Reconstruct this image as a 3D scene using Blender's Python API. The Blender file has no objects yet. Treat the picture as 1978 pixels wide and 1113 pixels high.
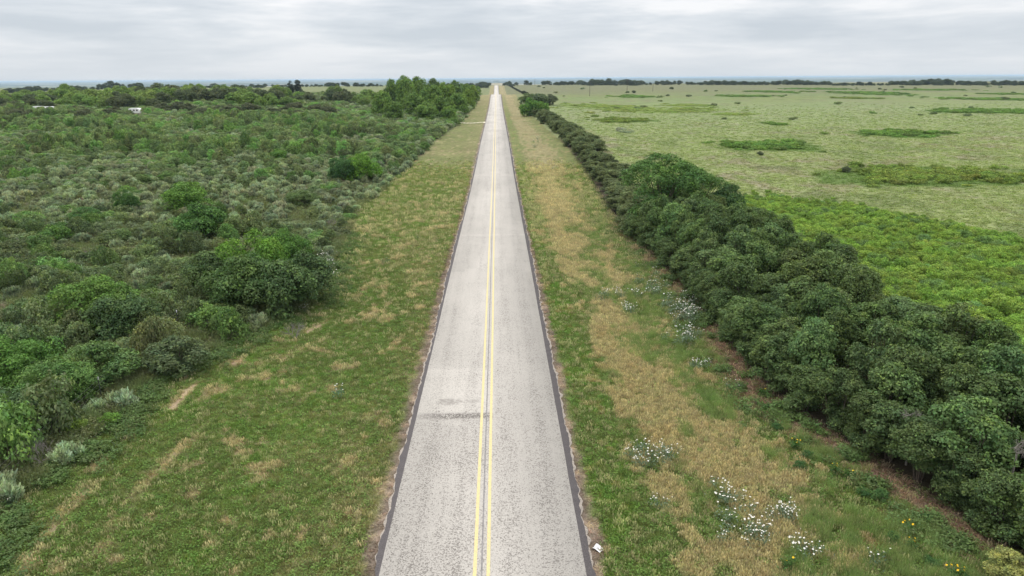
import bpy, math, random
import numpy as np
from mathutils import Vector, Matrix

random.seed(7)
RS = np.random.RandomState(11)
SC = bpy.context.scene
COL = SC.collection

# ------------------------------------------------------------------ camera
F = 1322.0                      # focal length in photo pixels (photo 1978 x 1113)
CAM_H = 16.0
PITCH = math.radians(17.04)
ROLL = math.radians(-0.37)
YAW = math.radians(-1.12)       # turned slightly right of the road's direction
CAM_X = 0.68
cam_data = bpy.data.cameras.new('camera')
cam_data.sensor_width = 36.0
cam_data.lens = 36.0 * F / 1978.0
cam_data.clip_start = 0.1
cam_data.clip_end = 90000.0
cam = bpy.data.objects.new('camera', cam_data)
COL.objects.link(cam)
Rcam = (Matrix.Rotation(YAW, 3, 'Z') @ Matrix.Rotation(math.pi / 2 - PITCH, 3, 'X')
        @ Matrix.Rotation(ROLL, 3, 'Z'))
cam.matrix_world = Matrix.Translation((CAM_X, 0, CAM_H)) @ Rcam.to_4x4()
SC.camera = cam

# ------------------------------------------------------------------ exposure, world, sun
SC.view_settings.view_transform = 'Standard'
SC.view_settings.look = 'None'
SC.view_settings.exposure = 0.0
SC.view_settings.gamma = 1.0
SC.view_settings.use_curve_mapping = False
SC.render.film_transparent = False
SC.cycles.use_denoising = True
SC.cycles.max_bounces = 6
SC.cycles.diffuse_bounces = 3
SC.cycles.glossy_bounces = 2
SC.cycles.transmission_bounces = 3
SC.cycles.volume_bounces = 1
SC.cycles.transparent_max_bounces = 8
SC.cycles.caustics_reflective = False
SC.cycles.caustics_refractive = False

SUN_EL, SUN_AZ = math.radians(58), math.radians(-35)
world = bpy.data.worlds.new('World')
SC.world = world
world.use_nodes = True
wn, wl = world.node_tree.nodes, world.node_tree.links
wn.clear()


def N(nodes, t, **kw):
    n = nodes.new(t)
    for k, v in kw.items():
        if k.startswith('i_'):
            n.inputs[k[2:].replace('_', ' ')].default_value = v
        else:
            setattr(n, k, v)
    return n


out = N(wn, 'ShaderNodeOutputWorld')
bg = N(wn, 'ShaderNodeBackground')
bg.inputs['Strength'].default_value = 0.1
sky = N(wn, 'ShaderNodeTexSky', sky_type='NISHITA', sun_disc=False)
sky.sun_elevation = SUN_EL
sky.sun_rotation = SUN_AZ
tc = N(wn, 'ShaderNodeTexCoord')
mp = N(wn, 'ShaderNodeMapping')
mp.inputs['Scale'].default_value = (1.0, 1.0, 7.5)
mp.inputs['Rotation'].default_value = (0.02, 0.01, 0.9)
nz1 = N(wn, 'ShaderNodeTexNoise')
nz1.inputs['Scale'].default_value = 3.4
nz1.inputs['Detail'].default_value = 7.0
nz1.inputs['Roughness'].default_value = 0.56
nz1.inputs['Distortion'].default_value = 0.15
wl.new(tc.outputs['Generated'], mp.inputs['Vector'])
wl.new(mp.outputs[0], nz1.inputs['Vector'])
cr = N(wn, 'ShaderNodeValToRGB')
e = cr.color_ramp.elements
e[0].position = 0.36
e[0].color = (0.60, 0.66, 0.725, 1)
e[1].position = 0.63
e[1].color = (0.97, 0.98, 1.0, 1)
m = e.new(0.50)
m.color = (0.755, 0.80, 0.85, 1)
wl.new(nz1.outputs['Fac'], cr.inputs['Fac'])
# flatten the cloud contrast towards the horizon, brighten gently to the zenith (overcast sky)
sep = N(wn, 'ShaderNodeSeparateXYZ')
wl.new(tc.outputs['Generated'], sep.inputs[0])
hz = N(wn, 'ShaderNodeMapRange')
hz.inputs['From Min'].default_value = 0.0
hz.inputs['From Max'].default_value = 0.085
hz.inputs['To Min'].default_value = 0.75
hz.inputs['To Max'].default_value = 0.0
wl.new(sep.outputs['Z'], hz.inputs['Value'])
mixh = N(wn, 'ShaderNodeMixRGB')
mixh.inputs['Color2'].default_value = (0.69, 0.74, 0.79, 1)
wl.new(hz.outputs[0], mixh.inputs['Fac'])
wl.new(cr.outputs['Color'], mixh.inputs['Color1'])
zen = N(wn, 'ShaderNodeMapRange')
zen.inputs['From Min'].default_value = 0.1
zen.inputs['From Max'].default_value = 1.0
zen.inputs['To Min'].default_value = 10.0
zen.inputs['To Max'].default_value = 23.0
wl.new(sep.outputs['Z'], zen.inputs['Value'])
vm = N(wn, 'ShaderNodeVectorMath', operation='SCALE')
wl.new(mixh.outputs[0], vm.inputs[0])
wl.new(zen.outputs[0], vm.inputs['Scale'])
neu = N(wn, 'ShaderNodeMapRange')
neu.inputs['From Min'].default_value = 0.12
neu.inputs['From Max'].default_value = 0.6
neu.inputs['To Max'].default_value = 0.85
wl.new(sep.outputs['Z'], neu.inputs['Value'])
hsv = N(wn, 'ShaderNodeHueSaturation')
hsv.inputs['Saturation'].default_value = 0.0
wl.new(vm.outputs[0], hsv.inputs['Color'])
mixn = N(wn, 'ShaderNodeMixRGB')
wl.new(neu.outputs[0], mixn.inputs['Fac'])
wl.new(vm.outputs[0], mixn.inputs['Color1'])
wl.new(hsv.outputs[0], mixn.inputs['Color2'])
mixs = N(wn, 'ShaderNodeMixRGB')
mixs.inputs['Fac'].default_value = 0.96
wl.new(sky.outputs[0], mixs.inputs['Color1'])
wl.new(mixn.outputs[0], mixs.inputs['Color2'])
wl.new(mixs.outputs[0], bg.inputs['Color'])
wl.new(bg.outputs[0], out.inputs['Surface'])

sun_d = bpy.data.lights.new('sun', 'SUN')
sun_d.energy = 1.3
sun_d.angle = math.radians(14)
sun_d.color = (1.0, 0.97, 0.92)
sun = bpy.data.objects.new('sun', sun_d)
sdir = Vector((math.sin(SUN_AZ) * math.cos(SUN_EL), math.cos(SUN_AZ) * math.cos(SUN_EL), math.sin(SUN_EL)))
sun.rotation_euler = sdir.to_track_quat('Z', 'Y').to_euler()
COL.objects.link(sun)


# ------------------------------------------------------------------ noise and terrain
def _hash(ix, iy, seed):
    h = (ix.astype(np.int64) * 374761393 + iy.astype(np.int64) * 668265263 + seed * 1442695041) & 0xFFFFFFFF
    h = ((h ^ (h >> 13)) * 1274126177) & 0xFFFFFFFF
    h = ((h ^ (h >> 16)) * 2246822519) & 0xFFFFFFFF
    return ((h ^ (h >> 15)) & 0xFFFFFF) / float(0xFFFFFF)


def vnoise(x, y, seed=0):
    x = np.asarray(x, float)
    y = np.asarray(y, float)
    ix, iy = np.floor(x), np.floor(y)
    fx, fy = x - ix, y - iy
    fx, fy = fx * fx * (3 - 2 * fx), fy * fy * (3 - 2 * fy)
    a, b = _hash(ix, iy, seed), _hash(ix + 1, iy, seed)
    c, d = _hash(ix, iy + 1, seed), _hash(ix + 1, iy + 1, seed)
    return (a + (b - a) * fx) * (1 - fy) + (c + (d - c) * fx) * fy


def fbm(x, y, seed=0, o=4):
    s, a, t = 0, 1.0, 0
    for k in range(o):
        s = s + a * vnoise(x * 2 ** k + 17.3 * k, y * 2 ** k - 9.1 * k, seed + k)
        t += a
        a *= 0.55
    return s / t


def sstep(a, b, v):
    t = np.clip((np.asarray(v, float) - a) / (b - a), 0, 1)
    return t * t * (3 - 2 * t)


ROAD_Y = [-200, 0, 60, 85, 105, 135, 165, 215, 290, 380, 440, 480, 506, 530, 600, 700, 850, 1012, 1170, 1322, 1380, 1600,
          2200, 2600, 3400, 4300, 6000, 9000, 12000, 45000]
ROAD_Z = [0, 0, -.05, -.3, -.45, -.2, .5, .7, .7, 1.5, 2.9, 4.1, 4.7, 4.7, 2.6, -2, -5.5, -5, -1.2, 3.2, 3.4, -1,
          -30, -30, -9, -14, -40, -30, -22, -4]
FLD_Y = [-200, 0, 100, 200, 400, 700, 1000, 1250, 1400, 1700, 2300, 3200, 6000, 9000, 12000, 30000, 45000]
FLD_Z = [0, 0, 0, .3, .8, 1.0, 2.0, 3.3, 3.6, 0, -30, -42, -48, -44, -34, -8, -2]


def smooth_interp(v, X, Y):
    v = np.asarray(v, float)
    s = 0
    w = np.clip(np.abs(v) * 0.04, 4, 60)
    for k in (-1, -.5, 0, .5, 1):
        s = s + np.interp(v + w * k, X, Y)
    return s / 5


def road_z(y):
    return smooth_interp(y, ROAD_Y, ROAD_Z)


def terrain(x, y):
    x = np.asarray(x, float)
    y = np.asarray(y, float)
    ax = np.abs(x)
    w = sstep(24, 75, ax)
    z = road_z(y) * (1 - w) + smooth_interp(y, FLD_Y, FLD_Z) * w
    # shallow roadside ditch and rough ground away from the carriageway
    z = z - 0.07 - 0.30 * sstep(4.2, 8.5, ax) * (1 - sstep(10, 16, ax))
    amp = sstep(4.1, 9, ax)
    z = z + amp * (0.10 * (fbm(x / 2.3, y / 2.3, 3, 3) - .5) + 0.5 * (fbm(x / 22, y / 30, 5, 3) - .5))
    z = z + sstep(60, 300, ax) * 3.0 * (fbm(x / 210, y / 260, 8, 3) - .5)
    z = z + 3.2 * sstep(40, 120, -x) * sstep(150, 330, y) * (1 - sstep(600, 1000, y))
    z = z + sstep(1500, 6000, y) * 24 * (fbm(x / 2600, y / 3400, 12, 3) - .5)
    return z


def tz(x, y):
    return float(terrain(x, y))


def ray(px, py):
    d = Rcam @ Vector(((px - 989.0) / F, -(py - 556.5) / F, -1.0))
    return d


def at(px, py):
    """the ground point seen at photo pixel (px, py)"""
    d = ray(px, py)
    d = np.array((d.x, d.y, d.z))
    o = np.array((CAM_X, 0, CAM_H))
    t = np.geomspace(12, 60000, 260)
    for k in range(3):
        p = o + d * t[:, None]
        below = p[:, 2] < terrain(p[:, 0], p[:, 1])
        i = int(np.argmax(below)) if below.any() else len(t) - 1
        i = max(i, 1)
        t = np.linspace(t[i - 1], t[i], 24)
    p = o + d * t[0]
    return float(p[0]), float(p[1])


def project(x, y, z):
    """vectorised: photo pixel and depth of a world point"""
    R = np.array(Rcam.transposed())
    v = np.stack([np.asarray(x, float) - CAM_X, np.asarray(y, float), np.asarray(z, float) - CAM_H], -1) @ R.T
    dep = -v[..., 2]
    return 989 + F * v[..., 0] / dep, 556.5 - F * v[..., 1] / dep, dep


def in_view(x, y, h=2.0, margin=60):
    z = terrain(x, y)
    px, py, d = project(x, y, z)
    _, py2, _ = project(x, y, z + h)
    return (d > 5) & (px > -margin) & (px < 1978 + margin) & (py > 100) & (py2 < 1113 + margin)


LB_PIX = [(-60, 1090), (20, 985), (110, 915), (190, 850), (250, 790), (300, 735), (400, 690), (500, 645), (590, 605),
          (640, 560), (655, 500), (700, 405), (765, 352), (805, 312), (850, 268), (890, 240), (912, 212), (925, 196)]
RB_PIX = [(1985, 1100), (1850, 1005), (1700, 905), (1590, 835), (1500, 780), (1440, 715), (1385, 640), (1325, 565),
          (1260, 500), (1195, 445), (1160, 395), (1130, 335), (1098, 288), (1058, 252), (1030, 226), (1008, 205)]
LBw = sorted([at(*p)[::-1] for p in LB_PIX])
RBw = sorted([at(*p)[::-1] for p in RB_PIX])


def left_edge(y):
    return np.interp(y, [a for a, b in LBw], [b for a, b in LBw])


def right_edge(y):
    return np.interp(y, [a for a, b in RBw], [b for a, b in RBw])


# field patches of low brush, from photo pixels: (cx, cy, half width, half height, kind)
PATCH_PIX = [(1800, 343, 235, 21, 'olive'), (1480, 283, 105, 11, 'green'), (1735, 259, 88, 8, 'green'), (1930, 216, 150, 5, 'green'),
             (1690, 181, 62, 4, 'green'), (1905, 192, 60, 3, 'green'), (1210, 233, 60, 5, 'olive'),
             (1270, 213, 130, 6, 'lime'), (1420, 221, 45, 3, 'lime'), (1330, 204, 60, 3.2, 'lime'), (1170, 206, 90, 4, 'lime'),
             (1230, 187, 45, 2.5, 'green'), (1500, 178, 40, 2, 'green'), (1580, 172, 60, 1.6, 'green'),
             (1210, 256, 12, 5, 'sage'), (1495, 240, 16, 3, 'green'), (1940, 182, 40, 1.6, 'green'),
             (1440, 186, 60, 2, 'green'), (1785, 174, 70, 1.5, 'green'), (1640, 190, 40, 1.5, 'olive')]
PATCH = []
for cx, cy, hw, hh, kind in PATCH_PIX:
    x0, y0 = at(cx, cy)
    _, ya = at(cx, cy + hh)
    _, yb = at(cx, cy - hh)
    _, _, d = project(x0, y0, tz(x0, y0))
    PATCH.append((x0, (ya + yb) / 2, float(hw * d / F), max(abs(yb - ya) / 2, 1.0), kind))


def patch_w(x, y, kinds):
    w = np.zeros(np.shape(x))
    for (x0, y0, rx, ry, k) in PATCH:
        if k in kinds:
            r = np.hypot((x - x0) / rx, (y - y0) / ry) + 0.7 * (fbm(x / (rx * .22), y / (ry * .5 + 3), 31, 3) - .5)
            w = np.maximum(w, 1 - sstep(.8, 1.05, r))
    return w


def lerp(a, b, w):
    return a + (np.asarray(b) - a) * w[..., None]


C_GREEN = np.array((.104, .128, .042))
C_LUSH = np.array((.094, .142, .032))
C_BROWNG = np.array((.138, .140, .060))
C_TAN = np.array((.248, .202, .116))
C_SAND = np.array((.360, .262, .175))
C_DIRT = np.array((.150, .118, .092))
C_SCRUBF = np.array((.085, .080, .048))
C_LITTER = np.array((.165, .112, .080))
C_FIELD = np.array((.212, .242, .100))
C_FIELDT = np.array((.225, .208, .130))


def cover(x, y):
    """base colour of the ground cover, linear"""
    x = np.asarray(x, float)
    y = np.asarray(y, float)
    shp = x.shape + (3,)
    far = sstep(55, 150, y)
    n1 = fbm(x / 4.5, y / 7.0, 41, 4)
    n2 = fbm(x / 1.3, y / 1.6, 45, 3)
    n3 = fbm(x / 11, y / 16, 49, 3)
    n4 = fbm(x / .45, y / .5, 53, 2)
    le, re_ = left_edge(y), right_edge(y)
    ax = np.abs(x)
    # --- left verge
    L = np.broadcast_to(C_GREEN, shp).copy()
    L = lerp(L, C_LUSH, sstep(.52, .66, n2 * .5 + n1 * .5) * (1 - far * .6))
    L = lerp(L, C_BROWNG, sstep(.44, .62, n3 * .45 + n4 * .2 + n1 * .35 + .03 * far + .12 * (1 - sstep(4.5, 9, ax)) - .035))
    L = lerp(L, (.200, .180, .088), sstep(.50, .68, n1 * .6 + n4 * .4 + .02 * far + .10 * (1 - sstep(5, 8, ax)) - .02) * .30)
    for off, st in ((2.4, .95), (4.4, .6)):
        tr = np.exp(-((x - (le + off + .3 * np.sin(y / 6.0))) / .30) ** 2) * sstep(.52, .62, fbm(x / .8, y / 2.2, 61, 3)) * (1 - sstep(50, 66, y))
        L = lerp(L, C_SAND, np.clip(tr * st, 0, 1))
    L = lerp(L, C_SAND * .85, sstep(.71, .76, fbm(x / 1.0, y / 1.0, 66, 2)) * .6)
    # --- right verge: green ribbon, dry gold band, green again, litter by the thicket
    t = (x - 4.6) / np.maximum(re_ - 4.6, 1)
    Rr = np.broadcast_to(C_GREEN, shp).copy()
    Rr = lerp(Rr, C_LUSH, sstep(.42, .58, n2) * (1 - sstep(.1, .25, t)))
    gold = np.exp(-((t - .43) / .27) ** 2) * 1.15 * (.65 + .9 * n1) * (1 - .75 * sstep(.52, .62, fbm(x / 2.2, y / 4, 71, 3)) * (1 - .3 * far))
    gold = np.clip(gold * sstep(5.3, 6.6, x + 1.2 * (n1 - .5)), 0, 1)
    band = 1 - .8 * np.exp(-((y - 88) / 22.0) ** 2) * sstep(.45, .75, t)
    Rr = lerp(Rr, C_TAN, .85 * sstep(.30, .62, gold * band + 1.0 * (n4 - .5) + 1.0 * (n2 - .5) + .08 * far))
    Rr = lerp(Rr, (.210, .150, .072), sstep(.56, .68, n2 * .5 + n4 * .5) * .6)
    lit = sstep(-1.9, -.7, x - re_ + 1.5 * (n1 - .5)) * (1 - sstep(60, 90, y))
    Rr = lerp(Rr, C_LITTER, lit)
    V = np.where((x < 0)[..., None], L, Rr)
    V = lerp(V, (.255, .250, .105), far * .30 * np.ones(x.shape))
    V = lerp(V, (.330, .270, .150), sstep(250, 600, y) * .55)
    # --- worn dirt along the pavement edge
    dd = ax - 3.82 - .22 * sstep(.3, .7, fbm(y / .9, y * 0 + 3, 77, 3)) - .5 * (n2 - .5)
    V = lerp(V, C_DIRT, (1 - sstep(.08, .45, dd)) * (1 - .3 * far))
    V = lerp(V, (.30, .23, .17), (1 - sstep(.05, .4, dd)) * sstep(.52, .66, n4) * .8)
    # --- scrub floor, left
    S = np.broadcast_to(C_SCRUBF, shp).copy()
    S = lerp(S, (.110, .140, .058), sstep(.32, .6, n2))
    S = lerp(S, (.13, .10, .07), sstep(.60, .75, n1))
    S = lerp(S, (.170, .190, .085), sstep(520, 900, y) * np.ones(x.shape))
    wl_ = sstep(-.4, 1.2, le - x + 1.3 * (n1 - .5))
    V = lerp(V, S, wl_)
    # --- pasture, right
    fn = fbm(x / 60, y / 90, 81, 4)
    f2 = fbm(x / 3.5, y / 5, 85, 4)
    G = np.broadcast_to(C_FIELD, shp).copy()
    G = lerp(G, (.205, .250, .110), sstep(.45, .62, fn))
    G = lerp(G, C_FIELDT, sstep(.50, .68, f2 * .6 + fbm(x / 25, y / 40, 87, 3) * .4))
    G = lerp(G, (.120, .150, .060), sstep(.58, .70, fbm(x / 6, y / 9, 89, 3)) * .45)
    G = lerp(G, (.250, .285, .150), sstep(110, 300, y) * (1 - sstep(330, 560, y)) * .55)
    G = lerp(G, (.190, .180, .112), sstep(520, 860, y + 120 * (fn - .5)) * .8)
    G = lerp(G, (.18, .235, .06), patch_w(x, y, ('lime',)) * .75)
    G = lerp(G, (.095, .150, .035), patch_w(x, y, ('green', 'olive')) * .92)
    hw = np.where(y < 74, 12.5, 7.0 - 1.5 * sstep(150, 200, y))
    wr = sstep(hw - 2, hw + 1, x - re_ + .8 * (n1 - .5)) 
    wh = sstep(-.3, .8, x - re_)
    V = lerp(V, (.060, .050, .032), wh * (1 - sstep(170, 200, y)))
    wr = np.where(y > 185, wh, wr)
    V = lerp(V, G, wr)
    V = lerp(V, V * np.array((.80, .84, .74)), sstep(150, 420, y) * wr * (1 - sstep(1450, 1700, y)))
    # --- country beyond the ridge: strips of woodland and pale fields
    fb = fbm(x / 900, y / 420, 91, 4)
    B = lerp(np.broadcast_to(np.array((.10, .125, .06)), shp).copy(), (.036, .050, .030), sstep(.47, .56, fb))
    B = lerp(B, (.34, .30, .20), sstep(.60, .66, fbm(x / 1300, y / 500, 95, 3)))
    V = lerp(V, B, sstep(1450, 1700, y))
    return V


# ------------------------------------------------------------------ materials
def new_mat(name):
    mt = bpy.data.materials.new(name)
    mt.use_nodes = True
    mt.node_tree.nodes.clear()
    return mt, mt.node_tree.nodes, mt.node_tree.links


def simple_mat(name, col, rough=.8, noise=0.0, scale=8.0, spec=.3, metallic=0.0):
    mt, n, l = new_mat(name)
    o = N(n, 'ShaderNodeOutputMaterial')
    b = N(n, 'ShaderNodeBsdfPrincipled')
    b.inputs['Roughness'].default_value = rough
    b.inputs['Specular IOR Level'].default_value = spec
    b.inputs['Metallic'].default_value = metallic
    if noise:
        g = N(n, 'ShaderNodeTexCoord')
        t = N(n, 'ShaderNodeTexNoise')
        t.inputs['Scale'].default_value = scale
        t.inputs['Detail'].default_value = 5
        l.new(g.outputs['Object'], t.inputs['Vector'])
        r = N(n, 'ShaderNodeMapRange')
        r.inputs['From Min'].default_value = .3
        r.inputs['From Max'].default_value = .7
        r.inputs['To Min'].default_value = 1 - noise
        r.inputs['To Max'].default_value = 1 + noise
        l.new(t.outputs['Fac'], r.inputs['Value'])
        v = N(n, 'ShaderNodeVectorMath', operation='SCALE')
        v.inputs[0].default_value = col
        l.new(r.outputs[0], v.inputs['Scale'])
        l.new(v.outputs[0], b.inputs['Base Color'])
    else:
        b.inputs['Base Color'].default_value = (*col, 1)
    l.new(b.outputs[0], o.inputs['Surface'])
    return mt


def leaf_mat(name, trans=.20, rough=.6, spec=.12, tip=(1.25, 1.2, 1.0)):
    """leaf colour = the plant's own colour (object colour or instance attribute) varied leaf by leaf"""
    mt, n, l = new_mat(name)
    o = N(n, 'ShaderNodeOutputMaterial')
    a = N(n, 'ShaderNodeAttribute', attribute_type='INSTANCER', attribute_name='color')
    v = N(n, 'ShaderNodeAttribute', attribute_type='GEOMETRY', attribute_name='var')
    mul = N(n, 'ShaderNodeVectorMath', operation='MULTIPLY')
    l.new(a.outputs['Color'], mul.inputs[0])
    l.new(v.outputs['Color'], mul.inputs[1])
    b = N(n, 'ShaderNodeBsdfPrincipled')
    b.inputs['Roughness'].default_value = rough
    b.inputs['Specular IOR Level'].default_value = spec
    l.new(mul.outputs[0], b.inputs['Base Color'])
    tr = N(n, 'ShaderNodeBsdfTranslucent')
    mul2 = N(n, 'ShaderNodeVectorMath', operation='MULTIPLY')
    mul2.inputs[1].default_value = (1.15, 1.25, .7)
    l.new(mul.outputs[0], mul2.inputs[0])
    l.new(mul2.outputs[0], tr.inputs['Color'])
    mx = N(n, 'ShaderNodeMixShader')
    mx.inputs[0].default_value = trans
    l.new(b.outputs[0], mx.inputs[1])
    l.new(tr.outputs[0], mx.inputs[2])
    l.new(mx.outputs[0], o.inputs['Surface'])
    return mt


M_LEAF = leaf_mat('leaf')
M_GRASS = leaf_mat('grass_blade', trans=.35, rough=.6)
M_BARK = simple_mat('bark', (.095, .075, .058), .9, .35, 14)
M_DEAD = simple_mat('bleached_wood', (.26, .235, .21), .9, .25, 18)
M_WHITE = simple_mat('white_petal', (.78, .78, .74), .7)
M_YELLOW = simple_mat('yellow_petal', (.72, .46, .015), .7)
M_STEEL = simple_mat('dark_post_steel', (.035, .04, .035), .6, .3, 20)
M_POSTTOP = simple_mat('pale_post_paint', (.62, .63, .62), .6)
M_WIRE = simple_mat('galvanised_wire', (.30, .29, .28), .5, 0, 1, .5, .5)
M_WOODP = simple_mat('weathered_pole', (.11, .09, .075), .9, .3, 4)


def ground_material():
    mt, n, l = new_mat('ground_cover')
    o = N(n, 'ShaderNodeOutputMaterial')
    b = N(n, 'ShaderNodeBsdfPrincipled')
    b.inputs['Roughness'].default_value = .95
    b.inputs['Specular IOR Level'].default_value = .12
    g = N(n, 'ShaderNodeTexCoord')
    a = N(n, 'ShaderNodeAttribute', attribute_type='GEOMETRY', attribute_name='cover')
    fac = None
    for sc_, lo, hi, dt in ((9.0, .62, 1.38, 6), (1.1, .70, 1.3, 5), (.12, .86, 1.14, 4)):
        t = N(n, 'ShaderNodeTexNoise')
        t.inputs['Scale'].default_value = sc_
        t.inputs['Detail'].default_value = dt
        t.inputs['Roughness'].default_value = .65
        l.new(g.outputs['Object'], t.inputs['Vector'])
        r = N(n, 'ShaderNodeMapRange')
        r.inputs['From Min'].default_value = .32
        r.inputs['From Max'].default_value = .68
        r.inputs['To Min'].default_value = lo
        r.inputs['To Max'].default_value = hi
        l.new(t.outputs['Fac'], r.inputs['Value'])
        if fac is None:
            fac = r.outputs[0]
            bumpsrc = t.outputs['Fac']
        else:
            mm = N(n, 'ShaderNodeMath', operation='MULTIPLY')
            l.new(fac, mm.inputs[0])
            l.new(r.outputs[0], mm.inputs[1])
            fac = mm.outputs[0]
    v = N(n, 'ShaderNodeVectorMath', operation='SCALE')
    l.new(a.outputs['Color'], v.inputs[0])
    l.new(fac, v.inputs['Scale'])
    l.new(v.outputs[0], b.inputs['Base Color'])
    bp = N(n, 'ShaderNodeBump')
    bp.inputs['Strength'].default_value = .6
    bp.inputs['Distance'].default_value = .05
    l.new(bumpsrc, bp.inputs['Height'])
    l.new(bp.outputs[0], b.inputs['Normal'])
    l.new(b.outputs[0], o.inputs['Surface'])
    return mt


def road_material():
    """worn pale chip seal: light stones in darker binder, wheel paths, patches, one rough scab"""
    mt, n, l = new_mat('pale_chip_seal')
    o = N(n, 'ShaderNodeOutputMaterial')
    b = N(n, 'ShaderNodeBsdfPrincipled')
    b.inputs['Roughness'].default_value = .85
    b.inputs['Specular IOR Level'].default_value = .25
    g = N(n, 'ShaderNodeTexCoord')
    sp = N(n, 'ShaderNodeSeparateXYZ')
    l.new(g.outputs['Object'], sp.inputs[0])

    def math_(op, a_, b_=None, c_=None):
        k = N(n, 'ShaderNodeMath', operation=op)
        for i, s in enumerate((a_, b_, c_)):
            if s is None:
                continue
            if isinstance(s, (int, float)):
                k.inputs[i].default_value = s
            else:
                l.new(s, k.inputs[i])
        return k.outputs[0]

    def mr(s, a0, a1, b0, b1):
        k = N(n, 'ShaderNodeMapRange')
        for i, vv in zip(('From Min', 'From Max', 'To Min', 'To Max'), (a0, a1, b0, b1)):
            k.inputs[i].default_value = vv
        l.new(s, k.inputs['Value'])
        return k.outputs[0]

    def noise(scale, det=4, sx=1, sy=1, rough=.6):
        mpn = N(n, 'ShaderNodeMapping')
        mpn.inputs['Scale'].default_value = (sx, sy, 1)
        l.new(g.outputs['Object'], mpn.inputs['Vector'])
        t = N(n, 'ShaderNodeTexNoise')
        t.inputs['Scale'].default_value = scale
        t.inputs['Detail'].default_value = det
        t.inputs['Roughness'].default_value = rough
        l.new(mpn.outputs[0], t.inputs['Vector'])
        return t.outputs['Fac']

    vo = N(n, 'ShaderNodeTexVoronoi')
    vo.inputs['Scale'].default_value = 24
    l.new(g.outputs['Object'], vo.inputs['Vector'])
    sepc = N(n, 'ShaderNodeSeparateColor')
    l.new(vo.outputs['Color'], sepc.inputs[0])
    # wheel paths at +-0.9 and +-2.6 m show more binder
    ax_ = math_('ABSOLUTE', sp.outputs['X'])
    wpath = None
    for c in (.95, 2.5):
        dlt = math_('ABSOLUTE', math_('SUBTRACT', ax_, c))
        q = mr(dlt, 0.0, .55, 1.0, 0.0)
        wpath = q if wpath is None else math_('MAXIMUM', wpath, q)
    streak = mr(noise(1.6, 5, 1.6, .06), .35, .65, -.35, .35)
    worn = math_('ADD', math_('MULTIPLY', wpath, .44), math_('ADD', streak, mr(noise(.35, 3), .35, .65, -.22, .22)))
    # a stretch of heavier wear just this side of the scab, left lane
    yb = sp.outputs['Y']
    leftm = mr(sp.outputs['X'], .35, .2, 0, 1)
    nearm = mr(yb, 30.5, 30.0, 0, 1)
    worn = math_('ADD', worn, math_('MULTIPLY', math_('MULTIPLY', leftm, nearm), .24))
    worn = math_('ADD', worn, mr(yb, 20, 60, .22, -.1))
    stone = mr(sepc.outputs[0], 0, 1, 0, 1)
    grit = noise(30, 3)
    hole = math_('ADD', stone, math_('MULTIPLY', mr(grit, .35, .65, -.5, .5), .55))
    thr = math_('SUBTRACT', math_('MULTIPLY', worn, .40), hole)
    hole_m = mr(thr, -.16, .10, 0, .75)
    # scab: dark pocked band across the left lane, and two smudges
    dy = math_('ABSOLUTE', math_('SUBTRACT', math_('ADD', yb, math_('MULTIPLY', noise(1.2, 3), .3)), 30.85))
    scab = math_('MULTIPLY', mr(dy, .16, .42, 1.1, 0), leftm)
    scab = math_('MULTIPLY', scab, mr(sp.outputs['X'], -3.5, -2.0, .25, 1))
    scab = math_('MULTIPLY', scab, mr(sepc.outputs[1], .2, .55, 0, 1))
    sm = None
    for (sx0, sy0, rx, ry, st) in ((-1.95, 32.3, .75, .45, 1.0), (-.75, 32.3, .45, .28, .6), (.9, 28.3, .10, .12, .7), (1.9, 37.5, .1, .15, .5)):
        q = math_('ADD', math_('POWER', math_('DIVIDE', math_('SUBTRACT', sp.outputs['X'], sx0), rx), 2.0),
                  math_('POWER', math_('DIVIDE', math_('SUBTRACT', yb, sy0), ry), 2.0))
        q = math_('MULTIPLY', mr(math_('ADD', q, mr(noise(5, 4), .3, .7, -.7, .7)), .1, 1.1, 1, 0), st)
        sm = q if sm is None else math_('MAXIMUM', sm, q)
    dark = math_('MAXIMUM', hole_m, math_('MAXIMUM', scab, math_('MULTIPLY', sm, .55)))
    dark = math_('MINIMUM', dark, 1.0)
    base = N(n, 'ShaderNodeMixRGB')
    base.inputs['Color1'].default_value = (.455, .424, .385, 1)
    base.inputs['Color2'].default_value = (.150, .134, .120, 1)
    l.new(dark, base.inputs['Fac'])
    var = math_('MULTIPLY', mr(noise(.22, 5, 1.0, .35), .3, .7, .92, 1.07), mr(noise(22, 3), .3, .7, .86, 1.12))
    # re-sealed lighter length in the left lane just beyond the scab; older lighter lengths farther on
    fresh = math_('MULTIPLY', math_('MULTIPLY', mr(yb, 30.9, 31.2, 0, 1), mr(yb, 36.4, 36.7, 1, 0)), leftm)
    var = math_('MULTIPLY', var, math_('ADD', 1.0, math_('MULTIPLY', fresh, .10)))
    var = math_('MULTIPLY', var, mr(yb, 215, 218, 1.0, 1.10))
    var = math_('MULTIPLY', var, mr(yb, 250, 420, 1.0, 1.12))
    mpx = N(n, 'ShaderNodeMapping')
    mpx.inputs['Scale'].default_value = (.28, .045, 1)
    l.new(g.outputs['Object'], mpx.inputs['Vector'])
    vp = N(n, 'ShaderNodeTexVoronoi', distance='CHEBYCHEV')
    vp.inputs['Scale'].default_value = 1
    l.new(mpx.outputs[0], vp.inputs['Vector'])
    sp2 = N(n, 'ShaderNodeSeparateColor')
    l.new(vp.outputs['Color'], sp2.inputs[0])
    var = math_('MULTIPLY', var, mr(sp2.outputs[0], 0, 1, .95, 1.05))
    # seal joint across the full width
    for jy in (72.4, 121.0):
        var = math_('MULTIPLY', var, mr(math_('ABSOLUTE', math_('SUBTRACT', yb, jy)), .12, .5, 1.09, 1.0))
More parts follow.
